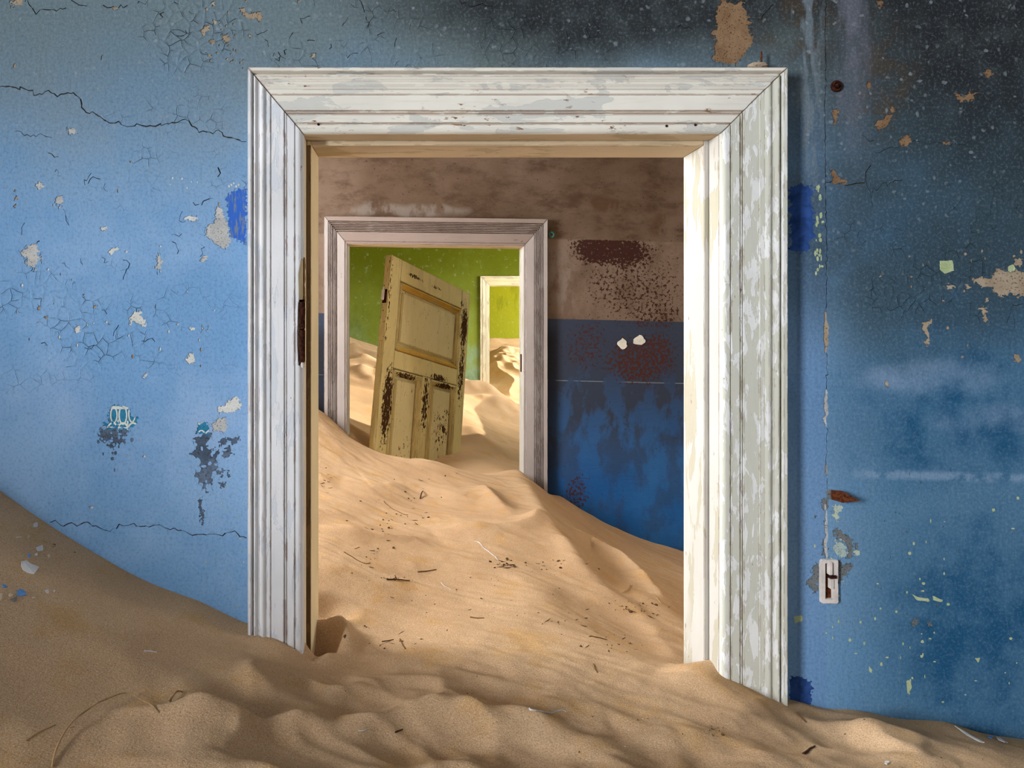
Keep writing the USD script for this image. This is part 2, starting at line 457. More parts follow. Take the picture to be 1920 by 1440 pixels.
def mat_green_wall(name, hi, mid, low, D, cr=True):
    g = G(name)
    P0, x, z = g.wall()
    n1 = g.noise(P0, 1.1, 5.0, 0.65)
    n2 = g.noise(g.scalev(P0, (1, 0.4, 1)), 4.0, 5.0, 0.65)
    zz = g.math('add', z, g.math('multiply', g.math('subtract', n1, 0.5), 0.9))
    col = g.mix(g.smooth(zz, wz(700, D), wz(470, D)), mid, hi)  # brighter low, darker high: bounce light put into the wall colour
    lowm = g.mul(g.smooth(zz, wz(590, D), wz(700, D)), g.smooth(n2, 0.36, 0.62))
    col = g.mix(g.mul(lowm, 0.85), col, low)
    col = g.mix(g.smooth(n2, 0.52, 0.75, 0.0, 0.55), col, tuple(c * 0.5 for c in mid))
    col = g.mix(g.smooth(g.noise(P0, 13.0, 3.0, 0.7), 0.60, 0.76, 0.0, 0.22), col, (0.40, 0.45, 0.28))
    return g.done(col, 0.8, g.bump(g.noise(P0, 22.0, 4.0, 0.65), 0.006, 0.6), 0.2)


def mat_sand():
    g = G('desert_sand')
    P = g.pos()
    n1 = g.noise(P, 2.2, 3.0, 0.6)
    n2 = g.noise(P, 9.0, 3.0, 0.6)
    col = g.mix(g.smooth(n1, 0.38, 0.64), (0.535, 0.352, 0.200), (0.60, 0.412, 0.245))
    col = g.mix(g.smooth(n2, 0.50, 0.74, 0.0, 0.6), col, (0.55, 0.315, 0.10))
    fine = g.noise(P, 420.0, 1.0, 0.8)
    col = g.mix(g.smooth(fine, 0.44, 0.68, 0.0, 0.5), col, (0.24, 0.135, 0.07))
    lt = g.noise(g.vmath('add', P, (3.1, 1.7, 0.4)), 480.0, 1.0, 0.8)
    col = g.mix(g.smooth(lt, 0.56, 0.72, 0.0, 0.6), col, (0.78, 0.62, 0.44))
    h = g.noise(P, 220.0, 3.0, 0.75)
    return g.done(col, 0.95, g.bump(h, 0.0022, 0.8), 0.1)


M = {}
M['blue'] = mat_blue_wall()
M['plaster'] = mat_plaster('tan_plaster', (0.34, 0.26, 0.18), (0.46, 0.37, 0.27), (0.12, 0.08, 0.05))
M['brownplaster'] = mat_plaster('brown_plaster', (0.22, 0.13, 0.07), (0.30, 0.19, 0.11), (0.06, 0.03, 0.015), 20)
M['greyplaster'] = mat_plaster('grey_plaster', (0.46, 0.46, 0.45), (0.58, 0.57, 0.54), (0.15, 0.13, 0.11), 22)
M['white'] = mat_plaster('white_undercoat', (0.66, 0.65, 0.60), (0.74, 0.73, 0.68), (0.4, 0.38, 0.33), 30)
M['darkgrey'] = mat_plaster('slate_grey_undercoat', (0.075, 0.105, 0.15), (0.15, 0.20, 0.28), (0.03, 0.04, 0.05), 18)
M['midgrey'] = mat_plaster('grey_undercoat', (0.13, 0.15, 0.16), (0.20, 0.215, 0.22), (0.06, 0.06, 0.06), 18)
M['teal'] = mat_plaster('teal_frieze_paint', (0.03, 0.20, 0.36), (0.05, 0.27, 0.43), (0.02, 0.10, 0.18), 25)
M['cream'] = mat_plaster('cream_frieze_paint', (0.68, 0.70, 0.66), (0.75, 0.76, 0.70), (0.5, 0.5, 0.45), 25)
M['lime'] = mat_plaster('lime_flecks', (0.42, 0.50, 0.26), (0.54, 0.60, 0.38), (0.3, 0.36, 0.2), 25)
M['palegreen'] = mat_plaster('pale_green_undercoat', (0.42, 0.52, 0.50), (0.52, 0.58, 0.46), (0.25, 0.3, 0.28), 25)
M['crackshade'] = mat_flat('crack_shade', (0.05, 0.045, 0.04), 0.95)  # dark colour standing in for the shadow inside the cracks
g = G('bright_blue_old_paint')
P = g.pos()
st = g.noise(g.scalev(P, (1, 1, 0.16)), 170.0, 4.0, 0.7)
M['brightblue'] = g.done(g.mix(g.smooth(st, 0.5, 0.56, 0.0, 0.85), (0.045, 0.15, 0.55), (0.20, 0.25, 0.30)), 0.6, g.bump(st, 0.001, 0.6), 0.3)
M['shadedblue'] = mat_flat('shaded_bright_blue', (0.030, 0.075, 0.24), 0.7, 0.35, 30.0, 0.25)  # darkened copy of the bright blue, shade put into its colour
M['casing_left'] = mat_wood_paint('casing_paint_left', (0.80, 0.80, 0.81), (0.66, 0.69, 0.73), 0.3, 0.6, 'z', 0.0, big=1.6, wood=(0.17, 0.065, 0.022))
M['casing_head'] = mat_wood_paint('casing_paint_head', (0.80, 0.77, 0.69), (0.60, 0.60, 0.56), 0.35, 1.5, 'x', 1.3, big=1.5, wood=(0.17, 0.065, 0.022))
M['casing_right'] = mat_wood_paint('casing_paint_right', (0.78, 0.78, 0.76), (0.56, 0.555, 0.47), 0.85, 0.75, 'z', 2.1, big=3.2)
M['jamb'] = mat_wood_paint('jamb_paint', (0.52, 0.495, 0.45), (0.40, 0.37, 0.28), 0.25, 0.7, 'z', 3.3)
M['jamb_left'] = mat_wood_paint('jamb_bounce_tint', (0.90, 0.74, 0.46), (0.7, 0.55, 0.3), 0.0, 0.5, 'z', 3.5, dirt_amt=0.2)  # golden bounce light put into the left jamb colour
M['jamb_head'] = mat_wood_paint('jamb_head_paint', (0.66, 0.53, 0.36), (0.5, 0.4, 0.25), 0.3, 0.9, 'x', 3.9)
M['rawwood'] = mat_wood_paint('bare_timber', (0.23, 0.14, 0.07), (0.15, 0.09, 0.045), 0.5, 0.9, 'z', 4.4, wood=(0.05, 0.026, 0.012))
M['casing2_z'] = mat_wood_paint('inner_casing_paint', (0.40, 0.365, 0.355), (0.3, 0.27, 0.25), 0.0, 0.75, 'z', 5.2, dirt=(0.12, 0.06, 0.03), edge_r=0.005, wood=(0.05, 0.022, 0.012), dirt_amt=0.7)
M['casing2_x'] = mat_wood_paint('inner_casing_head_paint', (0.28, 0.225, 0.20), (0.2, 0.17, 0.15), 0.0, 1.0, 'x', 5.9, dirt=(0.12, 0.06, 0.03), edge_r=0.005, wood=(0.05, 0.022, 0.012), dirt_amt=0.7)
M['casing3_z'] = mat_wood_paint('far_casing_paint', (0.62, 0.58, 0.44), (0.45, 0.40, 0.28), 0.4, 0.6, 'z', 6.2)
M['casing3_x'] = mat_wood_paint('far_casing_head_paint', (0.62, 0.55, 0.36), (0.45, 0.40, 0.28), 0.4, 0.6, 'x', 6.8)
M['corridor'] = mat_corridor_wall()
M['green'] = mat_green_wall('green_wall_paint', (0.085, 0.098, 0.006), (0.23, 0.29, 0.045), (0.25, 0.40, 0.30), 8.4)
M['lime_wall'] = mat_green_wall('lime_wall_paint', (0.20, 0.20, 0.008), (0.22, 0.235, 0.018), (0.26, 0.29, 0.05), 13.0)
M['sand'] = mat_sand()
M['room_plaster'] = mat_plaster('room_plaster', (0.42, 0.45, 0.48), (0.50, 0.52, 0.54), (0.3, 0.3, 0.3), 3)
M['corridor_plaster'] = mat_plaster('corridor_plaster', (0.30, 0.25, 0.21), (0.38, 0.32, 0.28), (0.2, 0.15, 0.1), 3)
M['green_plaster'] = mat_plaster('green_plaster', (0.36, 0.46, 0.08), (0.44, 0.54, 0.12), (0.3, 0.3, 0.1), 3)
M['lime_plaster'] = mat_plaster('lime_plaster', (0.55, 0.58, 0.08), (0.60, 0.62, 0.12), (0.3, 0.3, 0.1), 3)
M['boards'] = mat_plaster('grey_boards', (0.20, 0.17, 0.14), (0.27, 0.23, 0.19), (0.1, 0.08, 0.06), 4)
M['rust'] = mat_rust()
M['darkrust'] = mat_rust('dark_rust', (0.018, 0.008, 0.007), (0.07, 0.024, 0.015))
M['twig'] = mat_flat('dry_twig', (0.20, 0.11, 0.05), 0.9)
M['darktwig'] = mat_flat('dark_twig', (0.09, 0.05, 0.03), 0.9)
M['bleached'] = mat_flat('bleached_stalk', (0.62, 0.58, 0.55), 0.8)
M['straw'] = mat_flat('straw', (0.42, 0.27, 0.13), 0.8)
M['chipwhite'] = mat_flat('chip_white', (0.66, 0.64, 0.62), 0.8, 0.12)
M['chipblue'] = mat_flat('chip_blue', (0.16, 0.34, 0.66), 0.7, 0.15)
M['chipcream'] = mat_flat('chip_cream', (0.60, 0.50, 0.36), 0.8, 0.12)
M['chipgrey'] = mat_flat('chip_grey', (0.22, 0.19, 0.16), 0.8, 0.12)
M['bakelite'] = mat_flat('chalky_white_frame', (0.66, 0.60, 0.56), 0.7, 0.12)
M['greenmetal'] = mat_flat('green_metal', (0.04, 0.12, 0.10), 0.5)
M['peb'] = mat_flat('dark_crumb', (0.13, 0.08, 0.045), 0.95)
# ---------------------------------------------------------------- sand: one height field, split per room
# control points: (px, py, D) in photo pixels plus the distance from the eye's plane
cps = [(-420, 640, 1.55), (-150, 800, 1.55), (0, 919, 1.55), (67, 967, 1.55), (169, 1031, 1.55), (285, 1093, 1.55), (375, 1127, 1.55), (463, 1168, 1.55),
       (465, 1190, 1.50), (499, 1194, 1.505), (532, 1205, 1.51), (566, 1227, 1.512), (571, 1207, 1.577), (583, 1207, 1.58), (594, 1165, 1.70),
       (660, 1240, 1.55), (760, 1225, 1.58), (900, 1215, 1.6), (1050, 1215, 1.62), (1180, 1230, 1.63), (1270, 1250, 1.66), (1282, 1252, 1.70), (1321, 1250, 1.60), (1333, 1241, 1.58),
       (1358, 1279, 1.51), (1385, 1286, 1.51), (1438, 1314, 1.505), (1475, 1332, 1.50), (1495, 1316, 1.55), (1544, 1328, 1.55), (1594, 1329, 1.55), (1683, 1348, 1.55), (1771, 1353, 1.55),
       (1842, 1374, 1.55), (1920, 1385, 1.55), (2150, 1430, 1.55), (2600, 1480, 1.55),
       (0, 1440, 0.95), (-300, 1440, 0.85), (300, 1440, 0.98), (600, 1440, 1.06), (960, 1440, 1.16), (1300, 1440, 1.20), (1600, 1440, 1.25), (1920, 1440, 1.32),
       (180, 1180, 1.30), (350, 1280, 1.25), (600, 1350, 1.22), (900, 1330, 1.34), (1200, 1330, 1.38), (1500, 1390, 1.38),
       (597, 769, 3.64), (520, 700, 3.64), (400, 600, 3.64), (610, 777, 3.59), (653, 818, 3.60), (700, 848, 3.52), (730, 859, 3.48), (790, 861, 3.46), (830, 871, 3.45), (880, 887, 3.45), (940, 892, 3.48), (975, 884, 3.55),
       (986, 906, 3.60), (1029, 931, 3.61), (1058, 941, 3.64), (1117, 970, 3.64), (1187, 1004, 3.64), (1233, 1020, 3.64), (1280, 1033, 3.64), (1500, 1090, 3.64), (1800, 1120, 3.64),
       (600, 1060, 1.95), (600, 960, 2.45), (600, 860, 3.05), (800, 1090, 2.05), (800, 1000, 2.50), (800, 930, 3.0), (1000, 1100, 2.05), (1000, 990, 2.66), (1000, 930, 3.2),
       (1200, 1180, 2.02), (1280, 1170, 2.1), (1280, 1100, 2.7), (1150, 1060, 2.65), (1100, 1000, 3.15), (1250, 1060, 3.2), (1500, 1300, 2.0), (400, 1000, 2.1), (300, 800, 2.8),
       (720, 880, 3.66), (860, 900, 3.72), (960, 888, 3.80), (690, 815, 4.0), (655, 790, 4.2), (970, 880, 4.15), (900, 870, 4.1), (760, 860, 4.1), (655, 735, 5.2), (500, 700, 5.0),
       (960, 868, 4.6), (900, 830, 4.8), (885, 790, 5.3), (960, 815, 5.6), (970, 790, 6.5), (893, 722, 7.3), (930, 740, 7.7), (973, 762, 7.6), (1050, 790, 7.2), (1100, 850, 5.5), (1150, 930, 4.2),
       (660, 700, 6.0), (660, 655, 7.2), (655, 634, 8.38), (700, 647, 8.38), (760, 672, 8.38), (850, 712, 8.38), (918, 736, 8.38), (975, 757, 8.5), (1100, 760, 8.6), (500, 560, 8.3), (500, 600, 6.5),
       (920, 737, 9.0), (945, 725, 9.2), (940, 700, 10.0), (940, 670, 11.4), (945, 636, 13.0), (915, 636, 13.0), (980, 634, 13.0), (1200, 640, 13.0), (700, 650, 13.0), (1200, 730, 10.0), (700, 690, 10.0)]
cp = np.array(cps, float)
cpx = np.c_[(cp[:, 0] - CX) / F * cp[:, 2], cp[:, 2]]
cph = -(cp[:, 1] - CY) / F * cp[:, 2]
rbf = RBFInterpolator(cpx * [1.0, 0.8], cph, kernel='thin_plate_spline', smoothing=2e-5, neighbors=40)
gx = np.r_[np.arange(-2.3, -1.3, 0.05), np.arange(-1.3, 1.7, 0.0075), np.arange(1.7, 4.25, 0.05)]
gd = np.r_[np.arange(0.45, 0.8, 0.02), np.arange(0.8, 1.75, 0.0065), np.arange(1.75, 3.8, 0.0105), np.arange(3.8, 5.4, 0.022), np.arange(5.4, 13.1, 0.03)]
GX, GD = np.meshgrid(gx, gd, indexing='ij')
# coarse evaluation, then linear interpolation onto the fine grid
ex, ed = np.r_[np.arange(-2.4, -1.3, 0.12), np.arange(-1.3, 1.7, 0.028), np.arange(1.7, 4.4, 0.15)], np.r_[np.arange(0.4, 1.8, 0.025), np.arange(1.8, 3.9, 0.04), np.arange(3.9, 13.3, 0.13)]
EX, ED = np.meshgrid(ex, ed, indexing='ij')
EH = rbf(np.c_[EX.ravel(), ED.ravel()] * [1.0, 0.8]).reshape(EX.shape)
from scipy.interpolate import RectBivariateSpline
H = RectBivariateSpline(ex, ed, EH, kx=2, ky=2)(gx, gd)
H = np.clip(H, -1.62, 0.2)


def look(H):
    it = RegularGridInterpolator((gx, gd), H, bounds_error=False, fill_value=None)

    def cast(px, py, near=0.7):
        """where the line of sight through a photo pixel first meets the sand: (x, D, height)"""
        d = np.arange(near, 13.0, 0.004)
        X, Z = (px - CX) / F * d, -(py - CY) / F * d
        below = Z <= it(np.c_[X, d])
        k = int(np.argmax(below)) if below.any() else len(d) - 1
        return X[k], d[k], Z[k]
    return it, cast


it0, cast0 = look(H)
base = H.copy()


def poly_dist(pts):
    """distance, signed side and parameter to a polyline in (x, D)"""
    best, side, par = np.full(GX.shape, 9e9), np.zeros(GX.shape), np.zeros(GX.shape)
    L = np.r_[0, np.cumsum(np.linalg.norm(np.diff(pts, axis=0), axis=1))]
    for i in range(len(pts) - 1):
        a, b = pts[i], pts[i + 1]
        ab = b - a
        l2 = ab @ ab
        t = np.clip(((GX - a[0]) * ab[0] + (GD - a[1]) * ab[1]) / l2, 0, 1)
        dx, dy = GX - a[0] - t * ab[0], GD - a[1] - t * ab[1]
        d = np.hypot(dx, dy)
        s = np.sign(ab[0] * (GD - a[1]) - ab[1] * (GX - a[0]))
        m = d < best
        best[m], side[m], par[m] = d[m], s[m], ((L[i] + t * math.sqrt(l2)) / L[-1])[m]
    return best, side, par


def ridge(px, A, wl, wr, taper=0.25, sharp=False):
    """crest along photo pixels: sharp top, wl / wr = width to the left / right of its direction"""
    global H
    pts = np.array([cast0(*p)[:2] for p in px])
    d, s, t = poly_dist(pts)
    w = np.where(s > 0, wl, wr)
    wob = 1 + 0.5 * (meshkit.noise(np.stack([GX * 9, GD * 9, 0 * GX], -1), 5) - 0.5)
    prof = 1 / (1 + (d / w * 1.3) ** 2) * np.exp(-(d / (2.2 * w)) ** 2)
    if sharp:
        prof = np.exp(-d / w * 1.1)
    H = H + 1.3 * A * prof * wob * np.clip(t / taper, 0, 1) ** 0.8 * np.clip((1 - t) / taper, 0, 1) ** 0.8


def dent(px, py, rx, rd, depth, rot=0.0, rim=0.35, p=2.5):
    global H
    X, D, _ = cast0(px, py)
    c, s = math.cos(rot), math.sin(rot)
    u, v = ((GX - X) * c + (GD - D) * s) / rx, (-(GX - X) * s + (GD - D) * c) / rd
    wob = 0.35 * (meshkit.noise(np.stack([GX * 22, GD * 22, 0 * GX + px], -1), 3) - 0.5)
    r = np.hypot(u, v) + wob
    r = np.maximum(r, 0)
    depth = depth * (.62 if py > 1260 else 1)
    H = H - depth * np.exp(-r ** p) + depth * rim * np.exp(-((r - 1.5) / 0.4) ** 2)


# the crests and hollows of the corridor slope
ridge([(975, 893), (1010, 955), (1040, 1010), (1090, 1080), (1150, 1130), (1220, 1175), (1279, 1205)], 0.035, 0.10, 0.09)
ridge([(820, 1008), (870, 1003), (930, 1003), (1000, 1000), (1030, 985)], 0.022, 0.09, 0.10)
ridge([(1045, 1005), (1110, 1030), (1180, 1075), (1240, 1130), (1280, 1150)], 0.028, 0.08, 0.07)
ridge([(600, 990), (660, 1000), (740, 1015), (820, 1012)], 0.014, 0.06, 0.07)
ridge([(640, 905), (700, 925), (760, 915), (830, 922), (900, 940)], 0.020, 0.10, 0.12)
ridge([(905, 915), (930, 950), (960, 975)], 0.022, 0.07, 0.06)
ridge([(1010, 900), (1100, 985), (1180, 1030)], 0.014, 0.07, 0.06)
ridge([(600, 1060), (690, 1080), (780, 1100)], 0.006, 0.05, 0.06)
# drift round the foot of the door posts
dent(604, 1205, 0.040, 0.050, 0.052, 0.3, 0.3)
dent(585, 1228, 0.025, 0.022, 0.018, 0.0, 0.2)
dent(620, 1150, 0.05, 0.05, 0.018, 0.3, 0.2)
ridge([(596, 1164), (630, 1172), (650, 1200), (660, 1240)], 0.022, 0.03, 0.03)
ridge([(1180, 1165), (1230, 1195), (1280, 1248)], 0.012, 0.06, 0.05)
# trodden hollows of the foreground
for a in [(470, 1320, .075, .055, .030, .5), (560, 1290, .06, .04, .022, -.3), (640, 1330, .08, .05, .026, .6), (530, 1400, .10, .06, .032, .2),
          (400, 1395, .09, .055, .024, .1), (730, 1320, .08, .055, .028, .7), (800, 1390, .09, .055, .026, .4), (980, 1410, .12, .06, .034, .0),
          (1120, 1370, .09, .05, .020, -.2), (1290, 1420, .10, .05, .026, .4), (880, 1310, .08, .05, .016, .0), (1420, 1390, .09, .05, .018, .2),
          (1650, 1400, .11, .05, .024, -.2), (250, 1400, .10, .06, .020, .3), (120, 1290, .12, .08, .014, .3), (690, 1400, .08, .05, .024, -.4), (1530, 1360, .08, .04, .014, .2), (1180, 1420, .08, .04, .02, .5)]:
    dent(*a)
ridge([(330, 1440), (360, 1370), (420, 1310), (480, 1270)], 0.006, 0.06, 0.05)
ridge([(1230, 1260), (1380, 1320), (1500, 1350), (1640, 1370)], 0.010, 0.06, 0.05)
ridge([(1550, 1345), (1640, 1385), (1720, 1420), (1800, 1438)], 0.016, 0.07, 0.05)
for q, a_, l_, r_ in (([(807, 1284), (830, 1307), (888, 1349), (922, 1372), (934, 1392), (926, 1424)], .016, .05, .08), ([(934, 1390), (984, 1369), (1061, 1357), (1150, 1362)], .012, .08, .04),
                      ([(296, 1438), (326, 1384), (375, 1342), (430, 1312)], .005, .08, .05), ([(416, 1438), (424, 1406), (450, 1376), (456, 1359), (486, 1354)], .018, .09, .04),
                      ([(463, 1330), (474, 1296), (469, 1271), (499, 1237)], .014, .05, .08), ([(1594, 1374), (1647, 1385), (1683, 1410), (1736, 1431)], .014, .07, .05), ([(640, 1260), (700, 1290), (760, 1330), (800, 1380)], .010, .07, .05)):
    ridge(q, a_, l_, r_, 0.3, True)
ridge([(815, 1004), (870, 1000), (930, 1000), (1000, 998), (1030, 985)], 0.012, 0.07, 0.05, 0.3, True)
ridge([(900, 910), (925, 945), (955, 972)], 0.012, 0.05, 0.05, 0.3, True)
ridge([(1045, 1005), (1110, 1030), (1180, 1075), (1240, 1130), (1280, 1150)], 0.012, 0.08, 0.05, 0.3, True)
# the green room and the end room
ridge([(893, 727), (915, 750), (945, 775), (972, 797)], 0.10, 0.35, 0.30)
ridge([(655, 662), (690, 690), (720, 740)], 0.12, 0.5, 0.4)
ridge([(868, 800), (905, 830), (970, 868)], 0.03, 0.2, 0.15)
ridge([(955, 655), (945, 680), (925, 705)], 0.12, 0.5, 0.35)
Pn = np.stack([GX, GD, 0 * GX], -1)
near = np.clip((1.9 - GD) / 0.35, 0, 1)
mid = np.clip((GD - 1.5) / 0.4, 0, 1) * np.clip((3.9 - GD) / 0.3, 0, 1)
far = np.clip((GD - 3.9) / 0.4, 0, 1)
wallband = np.clip(np.abs(GD - 1.55) / 0.10, 0.15, 1)
left_calm = np.clip((GX + 0.55) / 0.3, 0.25, 1)
inside = np.clip((GX + 0.3) / 0.1, 0, 1) * np.clip((0.75 - GX) / 0.1, 0, 1)
H = H + near * (1 - (1 - inside) * (1 - wallband)) * left_calm * (0.016 * (meshkit.fbm(Pn * 4.5, 4, 21) - 0.5) + 0.012 * (meshkit.fbm(Pn * 13, 3, 23) - 0.5) + 0.004 * (np.abs(meshkit.fbm(Pn * 6.5, 3, 4) - 0.5) * -2 + 0.3))
Pm = Pn * [2.4, 4.0, 1] + [0, 0.8, 0] * GX[..., None]
H = H + mid * (0.020 * (meshkit.fbm(Pm * 2.2, 4, 31) - 0.5) + 0.007 * (0.4 - 2 * np.abs(meshkit.fbm(Pn * [4, 14, 1] + [0, 5, 0] * GX[..., None], 3, 8) - 0.5)))
H = H + np.maximum(mid, near * inside) * (0.008 * (meshkit.fbm(Pn * [11, 19, 1] + [0, 4, 0] * GX[..., None], 3, 61) - 0.5) + 0.004 * (0.4 - 2 * np.abs(meshkit.fbm(Pn * [7, 22, 1] + [0, 9, 0] * GX[..., None], 2, 62) - 0.5)))
H = H + far * (0.07 * (meshkit.fbm(Pn * 1.3, 4, 41) - 0.5))
e4 = np.clip((GD - 8.7) / 0.4, 0, 1)
H = H + e4 * np.clip((11.6 - GD) / 1.2, 0.1, 1) * 0.13 * (0.3 - np.abs(meshkit.fbm(Pn * 1.9, 2, 51) - 0.5) * 2.4)
it1, cast = look(H)

# normals from the whole field, so that the seams between rooms stay invisible
hx = np.gradient(H, gx, axis=0)
hd = np.gradient(H, gd, axis=1)
NR = np.stack([-hx, -hd, np.ones_like(H)], -1)
NR /= np.linalg.norm(NR, axis=-1, keepdims=True)
VV = np.stack([GX, GD + EYE_Y, H + EYE_Z], -1)
nxg, ndg = GX.shape
idx = np.arange(nxg * ndg).reshape(nxg, ndg)


def sand(name, label, x0, x1, d0, d1, holes):
    """top surface with sides down to the floor. holes: (xa, xb, da, db) further stretches inside a doorway"""
    cxm, cdm = (gx[:-1] + gx[1:]) / 2, (gd[:-1] + gd[1:]) / 2
    CXm, CDm = np.meshgrid(cxm, cdm, indexing='ij')
    keep = (CXm > x0) & (CXm < x1) & (CDm > d0) & (CDm < d1)
    for (xa, xb, da, db) in holes:
        keep |= (CXm > xa) & (CXm < xb) & (CDm > da) & (CDm < db)
    i, j = np.nonzero(keep)
    q = np.stack([idx[i, j], idx[i + 1, j], idx[i + 1, j + 1], idx[i, j + 1]], 1)
    f = np.vstack([q[:, [0, 1, 2]], q[:, [0, 2, 3]]])
    e = np.vstack([f[:, [0, 1]], f[:, [1, 2]], f[:, [2, 0]]])
    key = np.sort(e, 1)
    _, inv, cnt = np.unique(key, axis=0, return_inverse=True, return_counts=True)
    be = e[cnt[inv.ravel()] == 1]
    used, f2 = np.unique(f, return_inverse=True)
    f2 = f2.reshape(f.shape)
    v, n = VV.reshape(-1, 3)[used], NR.reshape(-1, 3)[used]
    a = VV.reshape(-1, 3)[be[:, 0]]
    b = VV.reshape(-1, 3)[be[:, 1]]
    k, o = len(be), len(v)
    lo = lambda p: np.c_[p[:, :2], np.full(len(p), 0.002)]
    sn = np.cross(b - a, [0, 0, -1.0])
    sn /= np.linalg.norm(sn, axis=1, keepdims=True) + 1e-12
    sn = -sn
    v = np.vstack([v, a, b, lo(b), lo(a)])
    n = np.vstack([n, sn, sn, sn, sn])
    r = np.arange(k)
    f3 = np.vstack([np.c_[o + k + r, o + r, o + 3 * k + r], np.c_[o + k + r, o + 3 * k + r, o + 2 * k + r]])
    f2 = np.vstack([f2, f3])
    m = UsdGeom.Mesh.Define(stage, '/World/' + name)
    m.CreatePointsAttr(Vt.Vec3fArray.FromNumpy(v.astype(np.float32)))
    m.CreateFaceVertexCountsAttr(Vt.IntArray.FromNumpy(np.full(len(f2), 3, np.int32)))
    m.CreateFaceVertexIndicesAttr(Vt.IntArray.FromNumpy(f2.astype(np.int32).ravel()))
    m.CreateSubdivisionSchemeAttr('none')
    m.CreateNormalsAttr(Vt.Vec3fArray.FromNumpy(n.astype(np.float32)))
    m.SetNormalsInterpolation('vertex')
    UsdShade.MaterialBindingAPI.Apply(m.GetPrim()).Bind(M['sand'])
    tag(m.GetPrim(), label, 'sand', None, 'stuff')


DW = [(-0.26, 0.69, 1.5, 1.62), (-0.26, 0.69, 1.62, 1.75), (-0.365, 0.597, 3.5, 3.72), (-0.365, 0.597, 3.72, 3.9), (0.91, 1.88, 8.3, 8.48), (0.91, 1.88, 8.48, 8.7)]
sand('foreground_sand', 'trodden sand drift in front of the blue wall, steep at the left', XL1, XR1, 0.4, 1.565, [DW[0]])
sand('corridor_sand', 'sand slope between the white door frame and the fluted inner frame', XL2, XR2, 1.68, 3.655, [DW[1], DW[2]])
sand('green_room_sand', 'sand drift inside the green room behind the leaning door', XL3, XR3, 3.75, 8.41, [DW[3], DW[4]])
sand('end_room_sand', 'sunlit sand heap beyond the farthest doorway', XL4, XR4, 8.6, 13.02, [DW[5]])

# ---------------------------------------------------------------- walls, floor, ceiling
ZC = 3.3
LINTEL1 = EYE_Z + 0.431


def rect_poly(x0, x1, z0, z1, *holes):
    p = sbox(x0, z0, x1, z1)
    for h in holes:
        p = p.difference(sbox(*h))
    return p


def px_poly(pts, D=D1):
    return Polygon([(wx(a, D), wz(b, D)) for a, b in pts]).buffer(0)


def jag(poly, amp=3.5, step=5.0, seed=0, D=D1):
    """roughens an outline: resampled and pushed in and out by noise (pixels)"""
    s = D / F
    out = []
    for gg in getattr(poly, 'geoms', [poly]):
        ring = gg.exterior
        n = max(10, int(ring.length / (step * s)))
        t = np.linspace(0, 1, n, endpoint=False)
        p = np.array([ring.interpolate(x, normalized=True).coords[0] for x in t])
        q = np.c_[p / (s * 9.0), np.full(n, seed * 7.3)]
        nx_ = meshkit.fbm(q, 3, seed) - 0.5
        nz_ = meshkit.fbm(q + 31.7, 3, seed + 50) - 0.5
        p = p + np.c_[nx_, nz_] * 2 * amp * s * 1.6
        out.append(Polygon(p).buffer(0))
    return unary_union(out)


def ragged(poly, seed, lo=0.8, hi=2.6, dens=0.34, D=D1):
    """bites taken out of an outline and flakes left along it, as torn paint has"""
    r = np.random.default_rng(seed)
    s = D / F
    add, cut = [], []
    for gg in getattr(poly, 'geoms', [poly]):
        n = int(gg.exterior.length / s * dens)
        for _ in range(n):
            p = gg.exterior.interpolate(r.random(), normalized=True)
            k = r.uniform(lo, hi)
            a = np.linspace(0, 6.28, 6, endpoint=False) + r.random() * 6
            rad = k * s * r.uniform(.6, 1.5, 6)
            q = Polygon(np.c_[p.x + r.normal() * s * .8 + rad * np.cos(a), p.y + r.normal() * s * .8 + rad * np.sin(a)]).buffer(0)
            (add if r.random() < .5 else cut).append(q)
    out = unary_union([poly] + add).difference(unary_union(cut)) if add and cut else poly
    return out.simplify(0.25 * s)


def blot(cx, cy, rx, ry, seed, amp=0.35, D=D1, n=None):
    """an irregular flake of given half sizes in photo pixels"""
    n = n or max(10, int((rx + ry) * 0.9))
    a = np.linspace(0, 2 * np.pi, n, endpoint=False)
    q = np.c_[np.cos(a) * 1.8, np.sin(a) * 1.8, np.full(n, seed * 3.1)]
    r = 1 + amp * 2 * (meshkit.fbm(q, 3, seed) - 0.5) + amp * 0.8 * (meshkit.noise(q * 3.3, seed + 9) - 0.5)
    return px_poly(np.c_[cx + rx * r * np.cos(a), cy + ry * r * np.sin(a)], D)


def crackline(pts, w, seed, jit=2.4, step=5.5, D=D1):
    r = np.random.default_rng(seed)
    out = []
    for (a, b), (c, d) in zip(pts[:-1], pts[1:]):
        n = max(1, int(math.hypot(c - a, d - b) / step))
        for k in range(n):
            t = k / n
            out.append((a + (c - a) * t + r.normal() * jit * 0.6, b + (d - b) * t + r.normal() * jit * 1.0))
    out.append(pts[-1])
    segs = []
    for p, q in zip(out[:-1], out[1:]):
        segs.append(LineString([(wx(p[0], D), wz(p[1], D)), (wx(q[0], D), wz(q[1], D))]).buffer(w * (0.45 + r.random() * 0.8) * D / F / 2, quad_segs=1))
    return unary_union(segs)


wall_poly = rect_poly(XL1 - 0.25, XR1 + 0.25, 0, ZC).difference(sbox(-0.264, -1, 0.694, LINTEL1))
W1 = thing('wall_front', 'weathered blue wall with peeling paint around the white door frame', 'wall', None, 'structure')
obj('plaster', prism(wall_poly, 0.0, 0.14), M['plaster'], W1)

